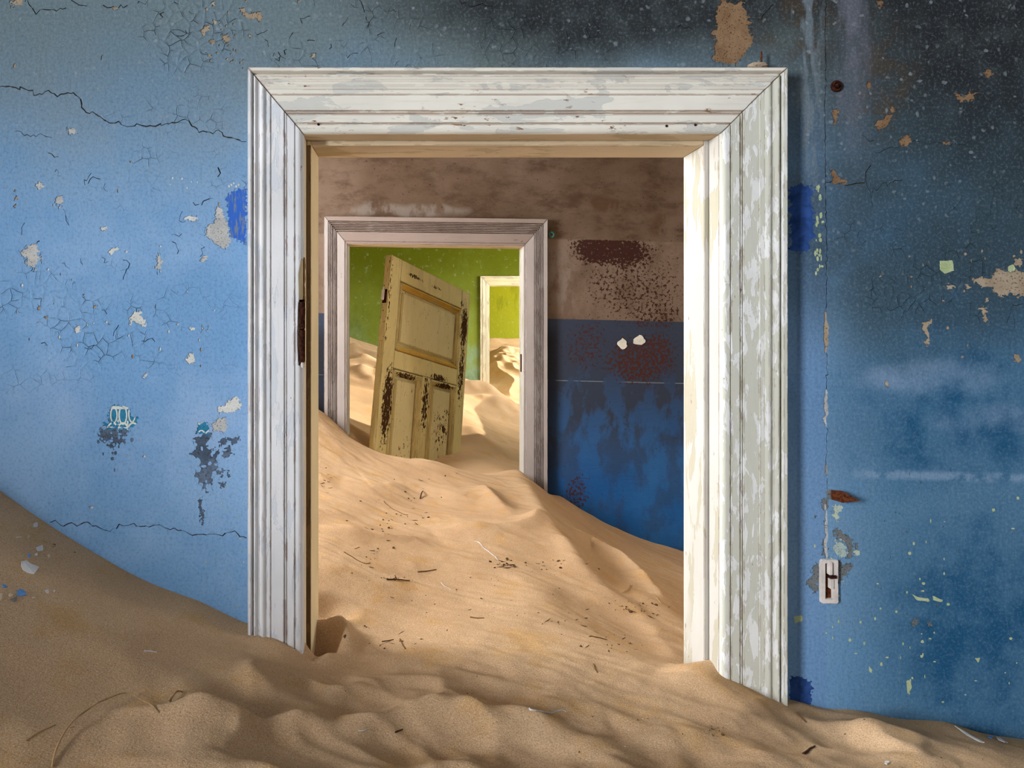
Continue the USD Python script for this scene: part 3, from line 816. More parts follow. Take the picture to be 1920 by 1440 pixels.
# explicit holes in the paint, by what shows beneath
under = {k: [] for k in ('plaster', 'brownplaster', 'greyplaster', 'white', 'darkgrey', 'midgrey', 'teal', 'brightblue', 'shadedblue', 'palegreen', 'lime')}
P_ = lambda pts, amp=2.5, seed=1: ragged(jag(px_poly(pts), amp * 1.3, 2.5, seed), seed, 0.5 + amp * .15, 1.2 + amp * .9)
under['greyplaster'] += [P_([(407, 386), (418, 392), (424, 412), (431, 440), (434, 458), (425, 467), (408, 462), (396, 452), (383, 440), (388, 424), (402, 414)], 1.5, 2),
                         P_([(62, 340), (78, 344), (84, 352), (72, 357)], 1.5, 3), P_([(106, 368), (118, 365), (121, 378), (112, 393), (106, 380)], 1.5, 4),
                         P_([(38, 470), (52, 462), (70, 458), (75, 478), (78, 495), (68, 505), (50, 495)], 3, 5), P_([(126, 240), (140, 240), (147, 252), (132, 254)], 1.5, 6),
                         P_([(297, 470), (305, 490), (300, 508), (293, 505)], 1.5, 7), P_([(378, 480), (388, 478), (386, 492), (376, 490)], 1, 8),
                         P_([(395, 795), (410, 782), (426, 783), (428, 800), (418, 812), (402, 806)], 1.5, 9)]
under['white'] += [P_([(250, 584), (263, 582), (268, 596), (275, 602), (270, 612), (258, 606), (244, 604)], 2, 11), P_([(140, 612), (150, 609), (154, 618), (146, 624), (138, 618)], 1.5, 12),
                   P_([(345, 408), (352, 405), (372, 408), (366, 416), (348, 414)], 1.5, 13), P_([(188, 428), (200, 423), (203, 429), (192, 433)], 1, 14), P_([(202, 470), (222, 462), (224, 468), (206, 476)], 1.5, 15),
                   P_([(352, 668), (362, 660), (366, 678), (356, 684), (350, 678)], 2, 16), P_([(407, 770), (424, 752), (438, 744), (450, 746), (452, 762), (440, 770), (428, 776), (412, 776)], 2.5, 17),
                   P_([(268, 703), (277, 697), (278, 706), (270, 710)], 1.5, 18), P_([(356, 615), (365, 613), (364, 620), (357, 620)], .8, 19), P_([(378, 609), (381, 609), (381, 623), (378, 623)], .5, 20), P_([(391, 609), (393, 608), (389, 622), (387, 622)], .5, 21),
                   P_([(268, 855), (275, 853), (274, 859), (268, 858)], 1, 22), P_([(168, 950), (176, 949), (176, 953), (169, 954)], .8, 23)]
under['plaster'] += [P_([(18, 0), (48, 0), (40, 8), (26, 12), (24, 22), (20, 14)], 2, 31), P_([(376, 60), (383, 48), (392, 50), (390, 60), (382, 70)], 1.5, 32), P_([(416, 68), (428, 64), (434, 74), (426, 84), (418, 80)], 1.5, 33),
                     P_([(395, 4), (404, 6), (405, 14), (396, 10)], 1.2, 34), P_([(450, 20), (460, 16), (466, 24), (480, 26), (490, 34), (478, 38), (465, 34), (456, 28)], 2, 35), P_([(396, 74), (404, 76), (402, 84), (395, 82)], 1, 36),
                     P_([(400, 38), (407, 40), (405, 49), (400, 48)], 1, 37), P_([(388, 100), (398, 106), (396, 109), (390, 106)], 1, 38), P_([(466, 67), (472, 66), (471, 72), (466, 72)], 1, 39), P_([(210, 14), (222, 13), (222, 20), (214, 20)], 1, 40),
                     P_([(26, 122), (31, 118), (30, 128), (24, 130)], .8, 41), P_([(191, 105), (193, 105), (192, 113), (189, 113)], .6, 42), P_([(28, 355), (32, 355), (31, 360), (26, 360)], .8, 43), P_([(28, 368), (34, 368), (34, 374), (28, 376)], .8, 44), P_([(26, 386), (32, 384), (32, 389), (26, 390)], .8, 45),
                     P_([(70, 573), (77, 572), (77, 582), (72, 582)], 1, 46), P_([(83, 593), (90, 592), (88, 599), (84, 598)], .8, 47), P_([(176, 573), (182, 571), (182, 577), (177, 578)], .8, 48), P_([(156, 553), (159, 552), (159, 559), (156, 559)], .6, 49),
                     P_([(585, 100), (590, 98), (592, 106), (584, 109)], 1, 50), P_([(558, 0), (563, 0), (561, 6), (558, 6)], .6, 51), P_([(480, 24), (490, 22), (490, 38), (482, 40)], 1.5, 52),
                     # the right-hand wall
                     P_([(1862, 505), (1872, 503), (1884, 510), (1900, 506), (1930, 510), (1960, 515), (1955, 560), (1930, 556), (1905, 552), (1888, 556), (1862, 552), (1858, 540), (1848, 543), (1838, 540), (1832, 530), (1822, 524), (1836, 518), (1856, 520)], 2.5, 61),
                     P_([(1808, 528), (1820, 540), (1808, 546)], 1.5, 62), P_([(1766, 537), (1778, 532), (1790, 536), (1786, 542), (1774, 542)], 1.5, 63), P_([(1726, 606), (1736, 602), (1748, 597), (1748, 605), (1738, 614), (1742, 632), (1744, 645), (1736, 652), (1732, 645), (1736, 632), (1728, 618)], 1.2, 64),
                     P_([(1656, 716), (1664, 712), (1666, 724), (1660, 726)], 1, 65), P_([(1834, 578), (1848, 576), (1850, 588), (1852, 602), (1846, 604), (1842, 592)], 1.5, 66), P_([(1898, 664), (1910, 662), (1915, 676), (1912, 682), (1899, 680)], 1.2, 67),
                     P_([(1896, 486), (1912, 482), (1920, 490), (1912, 500), (1900, 498)], 1.5, 68), P_([(1844, 560), (1850, 558), (1852, 568), (1846, 572)], 1, 69), P_([(1820, 484), (1823, 482), (1822, 494), (1819, 492)], .8, 70), P_([(1646, 516), (1652, 511), (1650, 520), (1646, 522)], .8, 71)]
under['brownplaster'] += [P_([(1340, 8), (1352, 2), (1380, 4), (1396, 12), (1402, 32), (1406, 52), (1412, 72), (1412, 88), (1396, 98), (1388, 112), (1382, 123), (1362, 123), (1350, 112), (1340, 118), (1334, 100), (1340, 80), (1334, 60), (1342, 48)], 3, 81),
                          P_([(1640, 235), (1652, 222), (1668, 212), (1674, 196), (1678, 210), (1666, 228), (1658, 244), (1646, 243)], 2, 82), P_([(1684, 262), (1696, 256), (1702, 248), (1708, 264), (1698, 276), (1688, 272)], 2, 83),
                          P_([(1790, 176), (1804, 180), (1832, 172), (1826, 186), (1802, 192), (1794, 188)], 2, 84), P_([(1842, 134), (1858, 128), (1862, 140), (1852, 146), (1846, 152)], 2, 85), P_([(1622, 152), (1632, 150), (1633, 164), (1624, 168)], 1.5, 86),
                          P_([(1555, 320), (1562, 318), (1572, 332), (1590, 340), (1584, 346), (1560, 345)], 1.2, 87), P_([(1764, 265), (1782, 266), (1780, 273), (1766, 273)], 1.2, 88), P_([(1558, 205), (1572, 206), (1568, 236), (1562, 236)], 1.2, 89), P_([(1638, 0), (1660, 0), (1650, 14), (1642, 10)], 2, 90)]
under['darkgrey'] += [P_([(190, 805), (210, 802), (228, 800), (248, 802), (238, 812), (232, 820), (236, 832), (222, 836), (214, 842), (200, 834), (206, 824), (194, 828), (188, 818)], 3, 101),
                      P_([(369, 816), (392, 812), (396, 826), (388, 836), (400, 844), (414, 836), (412, 850), (404, 862), (410, 874), (398, 888), (400, 900), (412, 908), (404, 916), (392, 912), (388, 922), (378, 918), (372, 904), (368, 890), (376, 876), (372, 862), (356, 850), (368, 838)], 3, 102),
                      P_([(408, 828), (424, 818), (432, 822), (420, 834), (412, 836)], 2, 103), P_([(428, 820), (450, 818), (450, 826), (440, 832), (432, 828)], 2, 104), P_([(418, 842), (432, 836), (436, 850), (424, 862), (416, 854)], 2.5, 105), P_([(404, 884), (416, 878), (418, 890), (408, 894)], 2, 106),
                      P_([(372, 936), (380, 930), (380, 948), (384, 968), (382, 982), (376, 978), (377, 960), (372, 950)], 1.5, 107), P_([(408, 902), (424, 906), (418, 914), (410, 912)], 1.5, 108), P_([(182, 826), (188, 824), (186, 832)], 1, 109), P_([(427, 884), (431, 884), (430, 896), (427, 895)], 1, 110)]
under['teal'] += [P_([(206, 766), (222, 758), (240, 762), (248, 778), (260, 784), (258, 796), (248, 804), (228, 804), (200, 802), (190, 798), (204, 790)], 2, 121), P_([(370, 798), (378, 788), (388, 792), (394, 806), (392, 814), (372, 814)], 1.5, 122)]
under['brightblue'] += [P_([(424, 368), (440, 358), (463, 352), (463, 460), (452, 456), (440, 446), (432, 440), (428, 425), (427, 400)], 2, 131)]
under['shadedblue'] += [P_([(1480, 352), (1506, 345), (1522, 352), (1524, 400), (1526, 440), (1516, 470), (1500, 478), (1480, 470)], 3, 132),
                        P_([(1480, 1266), (1506, 1268), (1520, 1280), (1522, 1320), (1480, 1330)], 1.5, 133)]
under['midgrey'] += [P_([(1538, 936), (1550, 934), (1554, 950), (1548, 958), (1542, 954)], 1.2, 141), P_([(1562, 992), (1570, 988), (1582, 1000), (1592, 1004), (1600, 1016), (1598, 1040), (1594, 1050), (1586, 1046), (1588, 1024), (1576, 1012), (1566, 1012)], 2, 142), P_([(1540, 1010), (1550, 1012), (1552, 1046), (1544, 1046)], 1.5, 143),
                     P_([(1512, 1092), (1522, 1066), (1536, 1052), (1560, 1050), (1580, 1054), (1604, 1056), (1600, 1062), (1584, 1080), (1566, 1106), (1536, 1110), (1522, 1108)], 2.5, 144), P_([(1706, 1160), (1716, 1156), (1724, 1164), (1718, 1174), (1706, 1172)], 2, 145), P_([(1738, 1164), (1746, 1164), (1748, 1172), (1740, 1178)], 1.5, 146),
                     P_([(1602, 1018), (1608, 1015), (1609, 1028), (1602, 1032)], 1, 147), P_([(1526, 966), (1532, 966), (1530, 972), (1526, 972)], 1, 148), P_([(1544, 975), (1550, 978), (1549, 1000), (1545, 1004)], 1, 149)]
under['palegreen'] += [P_([(1560, 946), (1574, 946), (1582, 950), (1570, 962), (1574, 974), (1560, 970)], 2, 161), P_([(1564, 1014), (1576, 1014), (1588, 1028), (1586, 1042), (1570, 1044), (1562, 1030)], 2, 162), P_([(1602, 1032), (1611, 1030), (1610, 1042), (1602, 1042)], 1.2, 163)]
# old crack line beside the strip: narrow torn slivers
for k, (y0, y1, w) in enumerate([(585, 662, 9), (730, 800, 8), (868, 892, 5), (946, 1050, 6)]):
    ys = np.linspace(y0, y1, 14)
    r_ = np.random.default_rng(k)
    ww = w * (0.35 + 0.65 * np.sin(np.linspace(0.15, np.pi - .15, 14))) * (0.7 + 0.5 * r_.random(14))
    xs = 1548 + r_.normal(size=14) * 1.2
    under['greyplaster' if k % 2 else 'plaster'].append(px_poly(np.r_[np.c_[xs - ww * .6, ys], np.c_[xs + ww * .5, ys][::-1]]))
# small scattered flakes
r_ = np.random.default_rng(3)
for k in range(34):
    x, y = (r_.uniform(20, 440), r_.choice([r_.uniform(300, 700), r_.uniform(540, 660)]))
    under['white' if k % 3 else 'plaster'].append(blot(x, y, r_.uniform(1.2, 3.0), r_.uniform(1.4, 4), 200 + k))
for k in range(26):
    x, y = r_.uniform(375, 470), r_.uniform(0, 130)
    under['plaster'].append(blot(x, y, r_.uniform(1, 3.0), r_.uniform(1.0, 3.5), 260 + k))
for k in range(16):
    x, y = r_.uniform(1640, 1915), r_.uniform(470, 690)
    under['plaster'].append(blot(x, y, r_.uniform(1.5, 4.0), r_.uniform(1.5, 5), 300 + k))
for k in range(30):
    x, y = 1640 + abs(r_.normal()) * 110, r_.uniform(880, 1320)
    if 1600 < x < 1915:
        under['midgrey'].append(blot(x, y, r_.uniform(0.8, 2.2), r_.uniform(1.0, 3), 340 + k))
for k in range(26):
    x, y = r_.choice([r_.normal(405, 22), r_.normal(212, 14)]), r_.normal(862, 28)
    under['darkgrey'].append(blot(x, y - (35 if x < 300 else 0), r_.uniform(1.2, 4.2), r_.uniform(1.2, 4.5), 380 + k))

cr = [crackline([(-30, 172), (0, 163), (12, 162), (55, 170), (75, 180), (92, 172), (108, 180), (140, 175), (152, 188), (158, 208), (180, 215), (205, 230), (240, 236), (300, 236), (330, 230), (348, 226), (362, 234), (374, 248), (395, 250), (412, 244), (420, 255), (462, 266)], 2.3, 1, 2.2),
      crackline([(95, 980), (105, 979), (120, 985), (135, 980), (145, 986), (165, 978), (180, 988), (207, 995), (225, 984), (245, 982), (280, 988), (290, 984), (320, 992), (335, 991), (362, 1003), (400, 1002), (440, 998), (462, 1008)], 1.7, 2, 1.6),
      crackline([(50, 8), (70, 20), (95, 20), (125, 16)], 1.8, 3), crackline([(136, 2), (150, 10), (164, 12)], 1.8, 4), crackline([(196, 14), (214, 15), (240, 11)], 1.8, 5), crackline([(258, 2), (272, 6), (278, 1)], 1.6, 6),
      crackline([(30, 246), (58, 256), (80, 254), (98, 258)], 1.2, 7), crackline([(412, 318), (416, 326), (409, 332)], 2.2, 8), crackline([(380, 384), (384, 376), (400, 372)], 1.5, 9), crackline([(366, 418), (370, 404)], 2.0, 10),
      crackline([(408, 412), (404, 402), (409, 388)], 2.0, 11), crackline([(1548, 340), (1576, 344), (1620, 345), (1624, 322), (1632, 310)], 2.3, 12), crackline([(1620, 345), (1632, 364), (1634, 388)], 1.4, 13), crackline([(1634, 364), (1652, 346), (1690, 338)], 1.5, 14),
      crackline([(1617, 256), (1628, 264), (1636, 264)], 1.5, 15), crackline([(1640, 286), (1665, 280), (1690, 272)], 1.1, 16), crackline([(1708, 266), (1760, 268), (1808, 272), (1820, 262)], 1.2, 17), crackline([(1547, 0), (1546, 60), (1548, 130), (1546, 200), (1547, 340), (1549, 470), (1549, 590)], 1.9, 18, 1.5),
      crackline([(1549, 660), (1549, 735)], 1.6, 19), crackline([(1550, 800), (1549, 870)], 1.4, 20), crackline([(1551, 892), (1550, 940)], 1.4, 21), crackline([(1634, 500), (1634, 560)], 1.2, 22), crackline([(670, 0), (680, 14), (684, 24)], 1.8, 23), crackline([(575, 76), (590, 77)], 1.8, 24),
      crackline([(1270, 52), (1296, 53), (1300, 60)], 1.8, 25), crackline([(860, 2), (880, 12), (900, 10), (925, 12)], 1.6, 26), crackline([(230, 486), (243, 495), (235, 520), (232, 524)], 1.6, 27), crackline([(60, 470), (75, 452)], 1.8, 28), crackline([(1885, 610), (1895, 580), (1915, 570)], 1.4, 29),
      crackline([(158, 346), (160, 338), (172, 325)], 1.4, 30), crackline([(120, 392), (128, 420), (124, 404)], 1.0, 31), crackline([(294, 508), (296, 515)], 1.6, 32), crackline([(78, 645), (84, 642), (90, 648)], 1.6, 33), crackline([(1420, 40), (1440, 18), (1450, 10)], 1.4, 34)]
rr = np.random.default_rng(8)
for k in range(46):      # short hairline cracks in the flaking areas
    x, y = (rr.uniform(300, 760), rr.uniform(2, 118)) if k % 2 else (rr.uniform(20, 450), rr.uniform(280, 660))
    a, pts = rr.uniform(0, 6.28), [(x, y)]
    for s in range(rr.integers(2, 5)):
        a += rr.normal() * 0.9
        pts.append((pts[-1][0] + math.cos(a) * 7, pts[-1][1] + math.sin(a) * 7))
    if not any(462 < q[0] < 1480 and q[1] > 124 for q in pts):
        cr.append(crackline(pts, rr.uniform(0.9, 1.6), 400 + k, 1.5, 4))
r_ = np.random.default_rng(12)
isl = [blot(r_.normal(390, 20), r_.uniform(822, 915), r_.uniform(2, 5.5), r_.uniform(1.5, 5), 800 + k, .5) for k in range(22)] + [blot(r_.normal(215, 16), r_.uniform(806, 836), r_.uniform(2, 5), r_.uniform(1.5, 4), 830 + k, .5) for k in range(10)] + \
      [blot(r_.normal(1560, 22), r_.uniform(1058, 1104), r_.uniform(2, 4), r_.uniform(1.5, 4), 850 + k, .5) for k in range(6)]
cracku = unary_union(cr)
allunder = {k: unary_union(v) for k, v in under.items()}
for k in ('darkgrey', 'midgrey'):
    allunder[k] = allunder[k].difference(unary_union(isl))
holes = unary_union(list(allunder.values()) + [cracku])
paint = wall_poly.difference(holes)
T = 0.0026
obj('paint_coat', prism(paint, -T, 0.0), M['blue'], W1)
WORDS = dict(palegreen='bared patch of pale green undercoat', teal='bared patch of old teal frieze paint', greyplaster='bared patch of pale grey plaster', midgrey='bared patch of grey undercoat', darkgrey='bared patch of slate grey undercoat',
             white='bared patch of white undercoat', brownplaster='bared patch of brown plaster', plaster='bared patch of tan plaster', brightblue='remnant of bright blue older paint', shadedblue='remnant of bright blue older paint with shade put into its colour')
done = None
for k in ('palegreen', 'teal', 'greyplaster', 'midgrey', 'darkgrey', 'white', 'brownplaster', 'plaster', 'brightblue', 'shadedblue'):
    gsh = allunder[k].buffer(0.0006)
    if done is not None:
        gsh = gsh.difference(done)
    done = gsh if done is None else done.union(gsh)
    depth = {'brightblue': T * 0.75, 'shadedblue': T * 0.75, 'darkgrey': T * 0.6, 'teal': T * 0.5, 'midgrey': T * 0.4, 'palegreen': T * 0.6}.get(k, T * 0.3)
    gsh = gsh.intersection(wall_poly)
    bigs = [q for q in getattr(gsh, 'geoms', [gsh]) if q.area > 60 * (D1 / F) ** 2]
    small = [q for q in getattr(gsh, 'geoms', [gsh]) if 1e-8 < q.area <= 60 * (D1 / F) ** 2]
    for q in bigs:
        obj('bared_patch', prism(q, -depth, 0.0005), M[k], W1, label=WORDS[k])
    if small:
        tag(obj('bared_flecks', prism(unary_union(small), -depth, 0.0005), M[k], W1), kind='stuff')
tag(obj('crack_shade_strips', prism(cracku.buffer(0.0005).intersection(wall_poly), -T * 0.15, 0.0005), M['crackshade'], W1), kind='stuff')  # dark strips painting the shadow in the cracks
# the older stencilled frieze that shows in two of the holes: cream bands on teal
s_ = D1 / F


def stroke(pts, w):
    return LineString([(wx(a, D1), wz(b, D1)) for a, b in pts]).buffer(w * s_ / 2)


def lens(cx, cy, rx, ry, w):
    a = np.linspace(0, 2 * np.pi, 40)
    return stroke(np.c_[cx + rx * np.cos(a), cy + ry * np.sin(a)], w)


fr = [lens(214, 778, 6, 14, 2.6), lens(231, 778, 7, 17, 2.8), lens(248, 776, 6, 15, 2.6), stroke([(204, 764), (252, 764)], 6)]
for c in (212, 231, 250):
    fr.append(stroke([(c - 9 + 9 * (1 - math.cos(t)), 804 - 11 * math.sin(t)) for t in np.linspace(0, np.pi, 16)], 3.2))
fr += [stroke([(222, 788), (221, 796)], 3), stroke([(240, 790), (240, 797)], 3), stroke([(192, 800), (260, 803)], 2.4)]
fr += [stroke([(378 - 6 + 6 * (1 - math.cos(t)), 814 - 7 * math.sin(t)) for t in np.linspace(0, np.pi, 14)], 2.4), stroke([(374, 794), (380, 790)], 5), stroke([(386, 812), (396, 804)], 3)]
frs = unary_union(fr).intersection(allunder['teal'].buffer(-0.0003)).difference(allunder['darkgrey'])
obj('frieze_pattern', prism(frs, -T * 0.62, 0.0), M['cream'], W1)
# lime flecks left on the face of the paint
lf = [jag(px_poly([(1760, 490), (1785, 489), (1786, 508), (1770, 513), (1760, 505)]), 1.5, 4, 501), jag(px_poly([(1888, 500), (1898, 496), (1902, 504), (1896, 514), (1888, 508)]), 1.5, 4, 502),
      jag(px_poly([(1487, 1156), (1502, 1152), (1503, 1164), (1490, 1168)]), 1.5, 4, 503), jag(px_poly([(1708, 1113), (1718, 1118), (1740, 1122), (1742, 1127), (1716, 1124)]), 1, 4, 504), jag(px_poly([(1746, 1116), (1766, 1124), (1764, 1128), (1748, 1124)]), 1, 4, 505),
      jag(px_poly([(1698, 1276), (1706, 1272), (1708, 1290), (1700, 1300)]), 1.5, 4, 506), jag(px_poly([(1825, 1232), (1836, 1232), (1832, 1242)]), 1.2, 4, 507), jag(px_poly([(1628, 1248), (1634, 1256), (1632, 1262), (1628, 1258)]), 1, 4, 508)]
r_ = np.random.default_rng(6)
for k in range(120):
    y = r_.uniform(930, 1320)
    x = r_.uniform(1510, 1915)
    if meshkit.noise(np.array([x / 60, y / 60, 3.0]), 5) > 0.5:
        lf.append(blot(x, y, r_.uniform(0.8, 3.2), r_.uniform(0.8, 3.6), 520 + k))
for k in range(26):
    yy = r_.uniform(340, 520)
    lf.append(blot(1534 + r_.normal() * 3.5, yy, r_.uniform(1, 3), r_.uniform(2, 6), 660 + k))
for k in range(14):
    lf.append(blot(r_.uniform(360, 465), r_.uniform(900, 1150), r_.uniform(0.8, 1.8), r_.uniform(0.8, 2.2), 700 + k))
lfu = unary_union(lf).difference(holes).intersection(wall_poly)
tag(obj('lime_flecks', prism(lfu, -T - 0.0004, -T), M['lime'], W1), kind='stuff')
wf = [blot(r_.uniform(300, 430), r_.uniform(330, 360), r_.uniform(.8, 2), r_.uniform(.8, 2.5), 740 + k) for k in range(6)] + [blot(430 + k * 4.5, 350 - (k % 3) * 3, 1.8, 2.2, 750 + k) for k in range(5)]
tag(obj('white_flecks', prism(unary_union(wf).difference(holes), -T - 0.0004, -T), M['white'], W1), kind='stuff')


def shell(name, label, poly, mat, axis, a, b):
    if axis == 'y':
        m = prism(poly, a, b)
    else:
        m = prism(poly, 0, b - a)
        v = np.array(m.vertices)
        m = trimesh.Trimesh(np.c_[a + v[:, 1], v[:, 0], v[:, 2]], m.faces[:, ::-1], process=False)
    return obj(name, m, mat, label=label, cat=name.split('_')[0], kind='structure')


y2, y2b, y3, y3b, y4 = 3.64 + EYE_Y, 3.76 + EYE_Y, 8.40 + EYE_Y, 8.62 + EYE_Y, 13.0 + EYE_Y
YB = -4.3
shell('wall_back', 'plain plastered wall behind the viewer', rect_poly(XL1 - .2, XR1 + .2, 0, ZC), M['room_plaster'], 'y', YB - .2, YB)
shell('wall_left', 'blue room side wall with the window', rect_poly(YB, 0, 0, ZC, (WIN1[0], WIN1[2], WIN1[1], WIN1[3])), M['room_plaster'], 'x', XL1 - .2, XL1)
shell('wall_right', 'blue room side wall opposite the window', rect_poly(YB, 0, 0, ZC), M['room_plaster'], 'x', XR1, XR1 + .2)
shell('wall_left_001', 'corridor end wall with the window', rect_poly(0.14, y2, 0, ZC, (WIN2[0], WIN2[2], WIN2[1], WIN2[3])), M['corridor_plaster'], 'x', XL2 - .2, XL2)
shell('wall_right_001', 'corridor end wall with the opening added for fill light', rect_poly(0.14, y2, 0, ZC, (FILL2R[0], FILL2R[2], FILL2R[1], FILL2R[3])), M['corridor_plaster'], 'x', XR2, XR2 + .2)
shell('wall_left_002', 'green room side wall with the left window', rect_poly(y2b, y3, 0, ZC, (WIN3[0], WIN3[2], WIN3[1], WIN3[3])), M['green_plaster'], 'x', XL3 - .2, XL3)
shell('wall_right_002', 'green room side wall with the right window', rect_poly(y2b, y3, 0, ZC, (WIN3R[0], WIN3R[2], WIN3R[1], WIN3R[3])), M['green_plaster'], 'x', XR3, XR3 + .2)
shell('wall_left_003', 'end room side wall without a window', rect_poly(y3b, y4, 0, ZC), M['lime_plaster'], 'x', XL4 - .2, XL4)
shell('wall_right_003', 'end room side wall with the wide window', rect_poly(y3b, y4, 0, ZC, (WIN4[0], WIN4[2], WIN4[1], WIN4[3])), M['lime_plaster'], 'x', XR4, XR4 + .2)
OL2, OR2, OT2 = -0.348, 0.579, EYE_Z + 0.400
OL3, OR3, OT3 = 0.925, 1.855, EYE_Z + 0.420
shell('wall_middle', 'brown and blue corridor wall around the fluted door frame', rect_poly(-2.5, 3.0, 0, ZC, (OL2 - .02, -1, OR2 + .02, OT2 + .02)), M['corridor'], 'y', y2, y2b)
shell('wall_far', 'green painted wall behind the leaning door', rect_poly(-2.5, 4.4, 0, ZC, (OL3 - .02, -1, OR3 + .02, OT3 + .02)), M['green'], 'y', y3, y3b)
shell('wall_end', 'bright lime green wall seen through the farthest doorway', rect_poly(XL4 - .2, XR4 + .2, 0, ZC), M['lime_wall'], 'y', y4, y4 + .2)
obj('floor', bx(-3, 5, YB - .2, y4 + .2, -0.1, 0), M['boards'], label='timber floor buried under the sand', cat='floor', kind='structure')
obj('ceiling', bx(-3, XR3 + .2, YB - .2, y3b, ZC, ZC + .1), M['boards'], label='boarded ceiling above the first three rooms', cat='ceiling', kind='structure')
obj('ceiling', bx(XL4 - .2, XR4 + .2, y3b, y4 + .2, ZC, ZC + .1), M['boards'], label='boarded ceiling above the end room', cat='ceiling', kind='structure')


def window(n, x, w, mat, where):
    t = thing(f'window_{n}', 'empty timber window frame in the ' + where, 'window', None, 'structure')
    y0, y1, z0, z1 = w
    for q in ((y0, y0 + .06, z0, z1), (y1 - .06, y1, z0, z1)):
        obj('frame_post', cbox(x, x + .07, q[0], q[1], q[2], q[3]), mat, t)
    for q in ((y0 + .06, y1 - .06, z0, z0 + .06), (y0 + .06, y1 - .06, z1 - .06, z1)):
        obj('frame_rail', cbox(x, x + .07, q[0], q[1], q[2], q[3]), mat, t)


window(1, XL1 - .16, WIN1, M['casing2_z'], 'blue room side wall')
window(2, XL2 - .16, WIN2, M['casing2_z'], 'corridor end wall')
window(6, XR2 + .09, FILL2R, M['casing2_z'], 'right end of the corridor, added for fill light')
window(3, XL3 - .16, WIN3, M['casing2_z'], 'left side wall of the green room')
window(4, XR3 + .09, WIN3R, M['casing2_z'], 'right side wall of the green room')
window(5, XR4 + .09, WIN4, M['casing2_z'], 'side wall of the end room')

# ---------------------------------------------------------------- door frames
PROF1 = [(0, 0), (0, .020), (.010, .026), (.030, .0305), (.065, .0335), (.095, .034), (.130, .034), (.138, .030), (.150, .030), (.156, .034), (.285, .0345), (.292, .0305), (.305, .0305), (.310, .0335), (.325, .0335), (.332, .030), (.345, .030), (.350, .035),
         (.590, .036), (.600, .039), (.650, .0395), (.668, .0395), (.690, .043), (.715, .0455), (.740, .0455), (.765, .043), (.790, .0405), (.815, .0415), (.840, .0455), (.862, .0475), (.880, .0465), (.895, .043), (.902, .037), (.925, .037), (.932, .048), (.940, .0495), (.994, .0495), (1.0, .0475), (1.0, 0)]
PROF2 = [(0, 0), (0, .022), (.02, .024), (.08, .024), (.10, .028), (.28, .029), (.42, .029), (.436, .029)]
for k in range(6):
    a = .44 + k * .062
    PROF2 += [(a, .012), (a + .022, .012), (a + .026, .031), (a + .042, .0325), (a + .058, .031)]
PROF2 += [(.812, .012), (.828, .012), (.832, .034), (.99, .034), (1.0, .032), (1.0, 0)]
PROF3 = [(0, 0), (0, .02), (.1, .024), (.35, .025), (.40, .022), (.45, .022), (.5, .03), (.75, .034), (.78, .030), (.82, .030), (.85, .038), (1.0, .038), (1.0, 0)]


def casing(prof, L, R, Tz, wl, wr, wt, y, zb, zb_r=None, wob=0.0006, gap=0.0012):
    """left, head and right board with mitred corners"""
    pg = Polygon([(t, d) for t, d in prof])
    m = trimesh.creation.extrude_polygon(Polygon([(t * 0.12, d) for t, d in prof]), 1.0, engine='earcut')
    v = np.array(m.vertices)
    t, d, s = v[:, 0] / 0.12, v[:, 1], v[:, 2] > 0.5
    out = []
    gl = gap
    x = L - t * wl
    out.append((np.c_[x, y - d, np.where(s, Tz + t * wt - gl, zb)], m.faces))
    out.append((np.c_[np.where(s, R + t * wr - gl, L - t * wl + gl), y - d, Tz + t * wt], m.faces))
    x = R + t * wr
    out.append((np.c_[x, y - d, np.where(s, Tz + t * wt - gl, zb if zb_r is None else zb_r)], m.faces))
    res = []
    for k, (vv, f) in enumerate(out):
        q = trimesh.Trimesh(vv, f, process=False)
        if q.volume < 0:
            q.invert()
        res.append(q)
    return res


import manifold3d as m3


def manif(m):
    m = trimesh.Trimesh(m.vertices, m.faces)
    m.merge_vertices()
    return m3.Manifold(m3.Mesh(np.asarray(m.vertices, np.float32), np.asarray(m.faces, np.uint32)))


d1 = thing('door_1', 'large white moulded door frame standing in the blue wall', 'door frame', None, 'structure')
XLc, XRc, ZTc = -0.2435, 0.6765, EYE_Z + 0.411
cl, ch, crr = casing(PROF1, XLc, XRc, ZTc, 0.1165, 0.1365, 0.138, -T, 0.55, 0.5)
# the broken inner arris of the left board, where a hinge was torn out
n0, n1 = wz(700, 1.51), wz(481, 1.51)
r_ = np.random.default_rng(5)
notch = [(XLc + .02, n1)] + [(XLc - 0.0085 - 0.002 * (k > 3) + r_.normal() * .0006, n1 - .012 - (n1 - n0 - .03) * k / 9) for k in range(10)] + [(XLc + .02, n0)]
notch[1] = (XLc - .004, n1 - .004)
cut = prism(Polygon(notch).buffer(0), -0.08, 0.02)
cl2 = manif(cl) - manif(cut)
obj('casing_board', cl2, M['casing_left'], d1, smooth=32)
obj('casing_head', ch, M['casing_head'], d1, smooth=32)
obj('casing_board', crr, M['casing_right'], d1, smooth=32)
XAl, XAr, XBl, XBr, ZA, ZB = -0.2445, 0.6755, -0.2330, 0.6640, EYE_Z + 0.4105, EYE_Z + 0.3990
yA, yS, yE = -0.024, 1.577 + EYE_Y, 1.697 + EYE_Y
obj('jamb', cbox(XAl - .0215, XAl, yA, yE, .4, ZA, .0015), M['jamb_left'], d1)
obj('jamb', cbox(XAr, XAr + .0205, yA, yE, .4, ZA, .0015), M['jamb'], d1)
obj('jamb_head', cbox(XAl - .0215, XAr + .0205, yA, yE, ZA, ZA + .0215, .0015), M['jamb_head'], d1)
